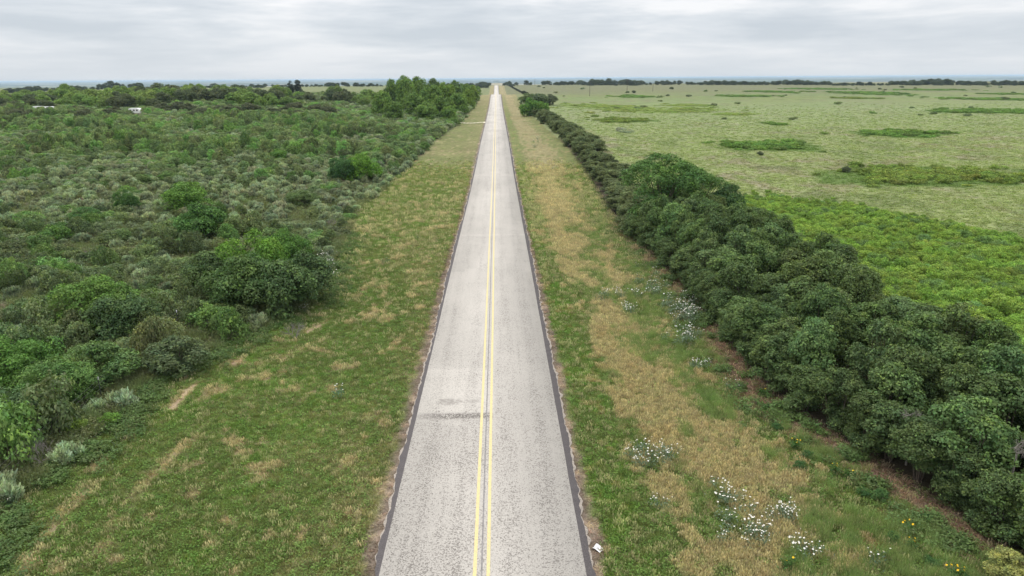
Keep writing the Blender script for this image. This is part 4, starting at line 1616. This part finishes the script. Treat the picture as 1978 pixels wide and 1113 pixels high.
for (p0, p1, pb, h0, h1, cnt) in RIDGE:
    single = 960 < p0 < 1330 or 820 < p0 < 960 or p0 in (190, 250)
    if p0 >= 1240:
        where = 'right of the tallest group on the pasture ridge'
    elif p0 == 1120:
        where = 'in the tallest group on the pasture ridge'
    elif p0 > 1000:
        where = 'left of the tallest group on the pasture ridge'
    elif p0 > 960:
        where = 'just right of where the road vanishes'
    elif p0 > 820:
        where = 'left of where the road vanishes'
    else:
        where = 'on the low ridge above the lone white trailer'
    cnt = int(cnt * 1.5) if not single else cnt
    for k in range(cnt):
        px_ = p0 + (p1 - p0) * (k + rs.uniform(.1, .9)) / cnt
        x0, y0 = at(px_, pb + rs.uniform(-.7, .7))
        if y0 > 1400:          # keep the belt on the crest of the ridge
            yk = rs.uniform(1290, 1390)
            x0, y0 = CAM_X + (x0 - CAM_X) * yk / y0, yk
        if abs(x0) < 9:
            continue
        if rs.rand() < .15 and cnt > 8:
            continue
        mid = 1 - .35 * abs((px_ - (p0 + p1) / 2) / ((p1 - p0) / 2 + 1))
        h_ = rs.uniform(h0 * .7, h1) * mid
        c = np.array((.080, .105, .060)) * rs.uniform(.7, 1.3)
        w_ = h_ / 9 * rs.uniform(1.0, 1.6)
        if single:
            plant('broad_tree', int(rs.randint(0, 6)), x0, y0, rs.uniform(0, 6.28), w_, tuple(c),
                  'dark tree ' + where, 'tree', 'dark trees ' + where, sz=h_ / 9, parts=False)
        else:
            RP.append((x0, y0, tz(x0, y0) - .1))
            RSC.append((w_, w_, h_ / 9))
            RC.append(c)
scatter_stuff('ridge_wood', 'long dark belts of woodland along the ridges at the horizon', 'woodland', [p[0] for p in PROTO['broad_tree']],
              np.array(RP), rs.uniform(0, 6.28, len(RP)), np.array(RSC), rs.randint(0, 6, len(RP)), np.array(RC))
# dark hedgerow running to the ridge, right of the road
for k in range(16):
    t_ = k / 15
    x0, y0 = at(1024 - 40 * t_ ** .6, 189 - 22 * t_ ** .6)
    plant('round_oak', k, x0, y0, k, .9, (.050, .058, .036), 'dark bush in the line climbing to the ridge right of the road', 'bush',
          'dark bushes climbing to the ridge', sz=.7, parts=False)
for k, (px_, py_b, s_, lab) in enumerate(((1297, 173, 1.1, 'small dark bush by itself far out in the pasture'),
                                          (1224, 180, .9, 'dark low bush beside a utility pole in the pasture'),
                                          (1634, 333, .35, 'little dark shrub at the near edge of the olive brush patch'),
                                          (1468, 300, .30, 'little dark shrub below the long green brush patch'),
                                          (905, 200, 1.0, 'reddish brown bush at the end of the left roadside clump'))):
    x0, y0 = at(px_, py_b)
    plant('round_oak', k, x0, y0, k, s_, (.125, .155, .085) if k < 4 else (.13, .085, .05), lab, 'bush', None, sz=s_ * .8)

# ------------------------------------------------------------------ wire fence, left
fence = bpy.data.objects.new('wire_fence', None)
fx, fy = at(85, 878)
fx2, fy2 = at(197, 772)
fence.location = (fx, fy, tz(fx, fy))
COL.objects.link(fence)
tag(fence, 'thin wire fence on dark steel posts along the edge of the left scrub', 'fence')
dxf, dyf = (fx2 - fx), (fy2 - fy)
pm = MB()
for a_, b_, c_, d_ in ((-.022, -.004, .022, .004), (-.004, .004, .004, .034)):
    vv = [(a_, b_, -.3), (c_, b_, -.3), (c_, d_, -.3), (a_, d_, -.3), (a_, b_, 1.12), (c_, b_, 1.12), (c_, d_, 1.12), (a_, d_, 1.12)]
    pm.add(vv, [(0, 1, 5, 4), (1, 2, 6, 5), (2, 3, 7, 6), (3, 0, 4, 7), (4, 5, 6, 7)], 0)
pm.add([(-.028, -.01, 1.12), (.028, -.01, 1.12), (.028, .04, 1.12), (-.028, .04, 1.12),
        (-.028, -.01, 1.28), (.028, -.01, 1.28), (.028, .04, 1.28), (-.028, .04, 1.28)],
       [(0, 1, 5, 4), (1, 2, 6, 5), (2, 3, 7, 6), (3, 0, 4, 7), (4, 5, 6, 7)], 1)
post_me = pm.mesh('post', [M_STEEL, M_POSTTOP])
wires = [MB() for _ in range(4)]
prev = None
for k in range(-3, 5):
    x0, y0 = fx + dxf * k, fy + dyf * k
    z0 = tz(x0, y0)
    p = link('post', post_me, fence)
    p.location = (x0 - fx, y0 - fy, z0 - fence.location.z)
    p.rotation_euler = (random.uniform(-.04, .04), random.uniform(-.05, .05), .3)
    cur = np.array(p.location)
    if prev is not None:
        for wi, h_ in enumerate((.35, .62, .90, 1.14)):
            wires[wi].tube(tuple(prev + (0, 0, h_)), tuple(cur + (0, 0, h_)), .004, .004, sides=4)
    prev = cur
for w_ in wires:
    link('wire', w_.mesh('wire', [M_WIRE]), fence)

# ------------------------------------------------------------------ flowers
def flower_disc(mb, c, r, nrm, m, petals=6):
    nrm = Vector(nrm).normalized()
    u = nrm.orthogonal().normalized()
    w_ = nrm.cross(u)
    cv = Vector(c)
    vs = [cv - nrm * r * .25]
    for k in range(petals * 2):
        a_ = k * math.pi / petals
        rr = r * (1 if k % 2 == 0 else .72)
        vs.append(cv + u * math.cos(a_) * rr + w_ * math.sin(a_) * rr)
    f = [(0, 1 + k, 1 + (k + 1) % (petals * 2)) for k in range(petals * 2)]
    mb.add([tuple(q) for q in vs], f, m)


def flower_plant(name, seed, n_fl, spread, h, fl_r, petal_mat, leaf=.12, n_leaf=60):
    rs_ = np.random.RandomState(seed)
    st, fl = MB(), MB()
    for k in range(n_fl):
        a_, q = rs_.uniform(0, 6.28), spread * math.sqrt(rs_.rand())
        tip = (q * math.cos(a_), q * math.sin(a_), h * rs_.uniform(.65, 1.1))
        st.tube((tip[0] * .25, tip[1] * .25, -.03), tip, .008, .005, sides=3)
        flower_disc(fl, (tip[0], tip[1], tip[2] + .01), fl_r * rs_.uniform(.75, 1.2), (rs_.normal(0, .4), rs_.normal(0, .4) - .3, 1), 0)
        flower_disc(fl, (tip[0], tip[1], tip[2] + .013), fl_r * .28, (0, -.2, 1), 1, 4)
    sme = st.mesh(name + '_stem', [M_GRASS])
    set_var(sme, 0, 1)
    P = np.stack([rs_.normal(0, spread * .5, n_leaf), rs_.normal(0, spread * .5, n_leaf), rs_.uniform(.05, h * .75, n_leaf)], 1)
    v, f = leaves(rs_, P, np.tile((0, 0, 1.0), (n_leaf, 1)), leaf, .38, .2, .8)
    lme = mesh_np(name + '_leaves', v, f, M_GRASS)
    set_var(lme, n_leaf, np.ones((n_leaf, 3)) * rs_.uniform(.75, 1.3, (n_leaf, 1)))
    return sme, lme, fl.mesh(name + '_flowers', [petal_mat, M_YELLOW])


M_YC = simple_mat('brown_flower_centre', (.20, .10, .02), .8)
POPPY = [flower_plant('poppy', 900 + k, n, sp, .62, .036, M_WHITE) for k, (n, sp) in enumerate(((12, .50), (18, .62), (7, .36), (4, .28)))]
SUNF = [flower_plant('sunflower', 950 + k, n, .26, .60, .048, M_YELLOW, .20, 60) for k, n in enumerate((3, 2, 4))]


def put_flower(name, set_, i, x0, y0, s_, col, label, cat, group=None):
    r_ = bpy.data.objects.new(name, None)
    COL.objects.link(r_)
    r_.location = (x0, y0, tz(x0, y0))
    r_.rotation_euler = (0, 0, i * 1.9 + x0)
    r_.scale = (s_, s_, s_)
    for nm, me_ in zip(('stems', 'leaves', 'flowers'), set_[i % len(set_)]):
        c_ = bpy.data.objects.new(nm, me_)
        COL.objects.link(c_)
        c_.parent = r_
        c_.color = (*col, 1)
    tag(r_, label, cat, group)


rs = np.random.RandomState(55)
CLUST = [  # px, py, spread px x, y, count, group phrase
    (1445, 1040, 30, 36, 11, 'lower right verge below the dry grass'), (1510, 1000, 18, 12, 4, 'lower right verge below the dry grass'),
    (1400, 965, 24, 12, 4, 'lower right verge below the dry grass'), (1550, 1060, 14, 14, 3, 'lower right verge below the dry grass'),
    (1268, 893, 26, 10, 7, 'right verge in the middle of the dry grass'), (1225, 880, 10, 5, 2, 'right verge in the middle of the dry grass'),
    (1270, 985, 6, 8, 1, 'right verge in the middle of the dry grass'),
    (1258, 563, 18, 9, 9, 'bare ground beside the thicket'), (1298, 592, 24, 14, 17, 'bare ground beside the thicket'),
    (1330, 618, 24, 10, 13, 'bare ground beside the thicket'), (1312, 652, 24, 10, 9, 'bare ground beside the thicket'),
    (1185, 580, 15, 5, 4, 'dry grass of the right verge halfway up'), (1215, 605, 8, 10, 3, 'dry grass of the right verge halfway up'),
    (1348, 712, 12, 5, 3, 'bare ground beside the thicket'), (1040, 278, 8, 5, 4, 'distant right verge'), (1068, 330, 4, 3, 1, 'distant right verge'),
    (622, 505, 14, 14, 15, 'edge of the left scrub by the oak clump'), (632, 525, 10, 16, 12, 'edge of the left scrub by the oak clump'),
    (580, 592, 10, 8, 4, 'edge of the left scrub by the oak clump'), (540, 604, 12, 6, 3, 'edge of the left scrub by the oak clump')]
for (cx, cy, sx, sy, cnt, ph) in CLUST:
    for k in range(cnt):
        x0, y0 = at(cx + rs.normal(0, .85) * sx, cy + rs.normal(0, .85) * sy)
        put_flower('white_poppy', POPPY, int(rs.randint(0, 4)), x0, y0, rs.uniform(.7, 1.15) * (1.3 if cy < 700 else 1), (.20, .27, .18),
                   'white flowered poppy plant on the ' + ph, 'poppy', 'white poppies on the ' + ph)
x0, y0 = at(655, 768)
put_flower('white_poppy', POPPY, 2, x0, y0, 1.15, (.15, .26, .19), 'white poppy plant with bluish leaves alone on the left verge', 'poppy')
x0, y0 = at(1690, 1090)
put_flower('white_poppy', POPPY, 0, x0, y0, .95, (.14, .21, .14), 'white poppy tuft among green weeds near the lower right thicket', 'poppy')
x0, y0 = at(15, 985)
put_flower('white_poppy', POPPY, 3, x0, y0, .8, (.14, .21, .14), 'white poppy leaning before the large sagebrush at left edge', 'poppy')
for k, (cx, cy) in enumerate(((740, 511), (808, 462), (715, 422), (750, 508), (1230, 520), (1490, 560), (1405, 750), (1425, 752))):
    if k == 5:
        continue
    x0, y0 = at(cx, cy)
    put_flower('white_poppy', POPPY, 3, x0, y0, .8, (.14, .21, .12), 'small lone white flower plant dotted on the verge grass', 'poppy',
               'lone white flowers on the verges')
for k, (cx, cy, lab) in enumerate(((1450, 730, 'yellow flowered plant uppermost against the foot of the thicket'),
                                   (1472, 765, 'leafy plant with one yellow bloom just below the uppermost yellow one'),
                                   (1535, 868, 'yellow flowered plant on litter halfway down the thicket foot'),
                                   (1612, 915, 'yellow flowered plant, left one of a pair by the thicket'),
                                   (1638, 925, 'yellow flowered plant, right one of a pair by the thicket'),
                                   (1752, 1030, 'yellow flowered plant above another near the lower right thicket'),
                                   (1760, 1062, 'yellow flowered plant below another near the lower right thicket'),
                                   (1520, 1100, 'yellow flower low among white poppies at the bottom'),
                                   (1838, 1118, 'yellow flowered plant at the bottom right, left of two'),
                                   (1856, 1120, 'yellow flowered plant at the bottom right, right of two'))):
    x0, y0 = at(cx, cy)
    put_flower('yellow_sunflower', SUNF, k, x0, y0, .85, (.075, .15, .045), lab, 'sunflower')
# broad leafy plants without flowers on the bare strip
for k, (cx, cy) in enumerate(((1560, 885), (1670, 955), (1700, 965), (1790, 1010), (1480, 790), (1500, 830), (1545, 905), (1800, 1090), (1725, 1045))):
    x0, y0 = at(cx, cy)
    plant('sumac', k, x0, y0, k * 1.1, rs.uniform(.28, .42), (.070, .150, .050), 'small leafy green plant on the brown litter by the thicket',
          'plant', 'leafy plants on the litter strip', parts=False)


# ------------------------------------------------------------------ bleached dead branches sticking out of the thicket
def dead_branch(px_, py_, h_base, length, seed, label):
    rs_ = np.random.RandomState(seed)
    mb = MB()
    x0, y0 = at(px_, py_)

    def grow_(p, d, r_, ln, lev):
        q = p + d * ln
        mb.tube(tuple(p), tuple(q), r_, r_ * .62, sides=4)
        if lev == 0:
            return
        for _ in range(3 if lev > 1 else 2):
            nd_ = d + rs_.normal(0, .38, 3)
            nd_ /= np.linalg.norm(nd_)
            grow_(q if rs_.rand() < .6 else p + d * ln * .6, nd_, r_ * .6, ln * rs_.uniform(.6, .85), lev - 1)
    grow_(np.array((0, 0, 0.)), np.array((-.62, -.45, .55)), .03, length, 4)
    grow_(np.array((0, 0, 0.)), np.array((-.35, -.75, .45)), .026, length * .9, 4)
    mb.tube((0, 0, 0), (.25, .25, -h_base), .035, .05, sides=5)
    o_ = link('dead_branch', mb.mesh('dead_branch', [M_DEAD]))
    o_.location = (x0, y0, tz(x0, y0) + h_base)
    tag(o_, label, 'branch')


dead_branch(1935, 1000, 2.75, .55, 3, 'bare bleached branches fanning out of the thicket near the right edge')
dead_branch(1990, 1020, 2.85, .55, 8, 'bare bleached branches cut by the right picture edge')
dead_branch(1745, 905, 2.4, .30, 12, 'small bare twig spray in the thicket left of the bleached branches')

# ------------------------------------------------------------------ paper litter on the shoulder
x0, y0 = at(1155, 1062)
pv, pf = [], []
for j in range(7):
    for i in range(7):
        u_, v_ = (i / 6 - .5) * .27, (j / 6 - .5) * .36
        pv.append((u_, v_, .035 + .03 * math.sin(i * .9 + j * .5) + .05 * (i / 6 - .3) ** 2))
for j in range(6):
    for i in range(6):
        a_ = j * 7 + i
        pf.append((a_, a_ + 1, a_ + 8, a_ + 7))
paper = link('paper_sheet', mesh_np('paper_sheet', pv, np.array(pf), simple_mat('white_paper', (.80, .80, .82), .7)))
paper.location = (x0, y0, tz(x0, y0) + .01)
paper.rotation_euler = (.05, .06, .75)
tag(paper, 'crumpled white sheet of paper lying on the dirt by the pavement edge', 'paper')
mb = MB()
mb.add([(-.04, -.02, .062), (.03, -.03, .066), (.035, .03, .066), (-.03, .035, .064)], [(0, 1, 2, 3)])
mb.add([(-.07, -.12, .055), (-.01, -.13, .058), (-.01, -.09, .06), (-.06, -.085, .058)], [(0, 1, 2, 3)])
link('printed_smudge', mb.mesh('printed_smudge', [simple_mat('grey_print', (.35, .34, .36), .8)]), paper)

# ------------------------------------------------------------------ white vehicles half hidden among the far left shrubs
M_VWHITE = simple_mat('white_vehicle_paint', (.80, .80, .78), .35, 0, 1, .5)
M_GLASS = simple_mat('dark_vehicle_glass', (.02, .025, .03), .1, 0, 1, .6)
M_TYRE = simple_mat('black_tyre', (.02, .02, .02), .9)


def rounded_body(pts, half_w, name, mat):
    """side profile extruded with inset shoulders"""
    n_ = len(pts)
    v = []
    for s_, ins_ in ((-1, .12), (-1, 0), (1, 0), (1, .12)):
        for (yy_, zz_) in pts:
            cy, cz = 0, 1.4
            k = 1 - ins_ * .6
            v.append((s_ * (half_w - (0 if ins_ == 0 else -.0)) if ins_ == 0 else s_ * half_w * .999 + s_ * .10, cy + (yy_ - cy) * k, cz + (zz_ - cz) * k))
    f = []
    for ring in range(3):
        a_, b_ = (0, 1, 2)[ring] * n_, (1, 2, 3)[ring] * n_
        for k in range(n_):
            f.append((a_ + k, a_ + (k + 1) % n_, b_ + (k + 1) % n_, b_ + k))
    me_ = bpy.data.meshes.new(name)
    f += [tuple(range(n_))[::-1], tuple(range(3 * n_, 4 * n_))]
    me_.from_pydata(v, [], f)
    me_.materials.append(mat)
    me_.update()
    return me_


def camper(px_, py_, rz, label, sc_=1.0):
    x0, y0 = at(px_, py_)
    r_ = bpy.data.objects.new('camper_trailer', None)
    COL.objects.link(r_)
    r_.location = (x0, y0, tz(x0, y0))
    r_.rotation_euler = (0, 0, rz)
    r_.scale = (sc_,) * 3
    prof = [(-3.0, .55), (3.0, .55), (3.15, 1.2), (3.05, 2.1), (2.6, 2.65), (1.5, 2.85), (-1.8, 2.85), (-2.7, 2.6), (-3.1, 2.0), (-3.15, 1.1)]
    link('body', rounded_body(prof, 1.15, 'camper_body', M_VWHITE), r_)
    for yy_ in (-1.9, -.2, 1.7):
        mb_ = MB()
        for s_ in (-1, 1):
            xx_ = s_ * 1.262
            mb_.add([(xx_, yy_ - .4, 1.55), (xx_, yy_ + .4, 1.55), (xx_, yy_ + .4, 2.15), (xx_, yy_ - .4, 2.15)], [(0, 1, 2, 3)])
        link('window', mb_.mesh('window', [M_GLASS]), r_)
    for s_ in (-1, 1):
        mb_ = MB()
        an = np.arange(14) * 2 * np.pi / 14
        for xx_ in (s_ * 1.28, s_ * 1.05):
            mb_.v.append(np.stack([np.full(14, xx_), .36 * np.cos(an), .36 + .36 * np.sin(an)], 1))
        mb_.n = 28
        i_ = np.arange(14)
        mb_.f.append(np.stack([i_, (i_ + 1) % 14, (i_ + 1) % 14 + 14, i_ + 14], 1))
        mb_.m.append(np.zeros(14, int))
        me_ = mb_.mesh('wheel', [M_TYRE])
        link('wheel', me_, r_)
    tag(r_, label, 'trailer')


camper(263, 221, 1.3, 'white rounded trailer half hidden in shrubs, the lone right one', .85)
camper(76, 216, 1.45, 'white trailer half hidden in shrubs at far left, left of two', .8)
camper(96, 215, 1.7, 'white trailer half hidden in shrubs at far left, right of two', .7)

# ------------------------------------------------------------------ utility poles far out
for k, (px_, py_b, h_, lab) in enumerate(((1211, 180, 13, 'thin utility pole standing among the low brush of the pasture'),
                                          (1139, 186, 12, 'faint thin utility pole at the road side of the pasture'),
                                          (1261, 177, 9, 'faint utility pole right of the tallest ridge trees'),
                                          (1033, 166, 11, 'distant utility pole just right of the road end'),
                                          (224, 178, 11, 'thin utility pole rising from the far left scrub'),
                                          (300, 176, 12, 'thin dark utility pole above the left tree belt'))):
    x0, y0 = at(px_, py_b)
    r_ = bpy.data.objects.new('utility_pole', None)
    COL.objects.link(r_)
    r_.location = (x0, y0, tz(x0, y0))
    tag(r_, lab, 'utility pole')
    mb = MB()
    mb.tube((0, 0, -.5), (0, 0, h_), .20, .14, sides=8)
    link('mast', mb.mesh('mast', [M_WOODP]), r_)
    mb = MB()
    mb.add(*tube((-1.2, .2, h_ - .6), (1.2, .2, h_ - .6), .07, .07, 4))
    link('crossarm', mb.mesh('crossarm', [M_WOODP]), r_)

# ------------------------------------------------------------------ haze
zlo, zhi = float(gv[:, 2].min()) - 1.5, CAM_H + 6.0
hx, hy0, hy1 = 46000, -60, 46000
hv = [(-hx, hy0, zlo), (hx, hy0, zlo), (hx, hy1, zlo), (-hx, hy1, zlo), (-hx, hy0, zhi), (hx, hy0, zhi), (hx, hy1, zhi), (-hx, hy1, zhi)]
hf = np.array([(3, 2, 1, 0), (4, 5, 6, 7), (0, 1, 5, 4), (1, 2, 6, 5), (2, 3, 7, 6), (3, 0, 4, 7)])
hm, n, l = new_mat('thin_haze')
ho = N(n, 'ShaderNodeOutputMaterial')
pv_ = N(n, 'ShaderNodeVolumePrincipled')
pv_.inputs['Color'].default_value = (.60, .78, 1.0, 1)
pv_.inputs['Density'].default_value = 6.0e-5
pv_.inputs['Anisotropy'].default_value = 0.0
l.new(pv_.outputs[0], ho.inputs['Volume'])
link('haze', mesh_np('haze', hv, hf, hm), kind='stuff')
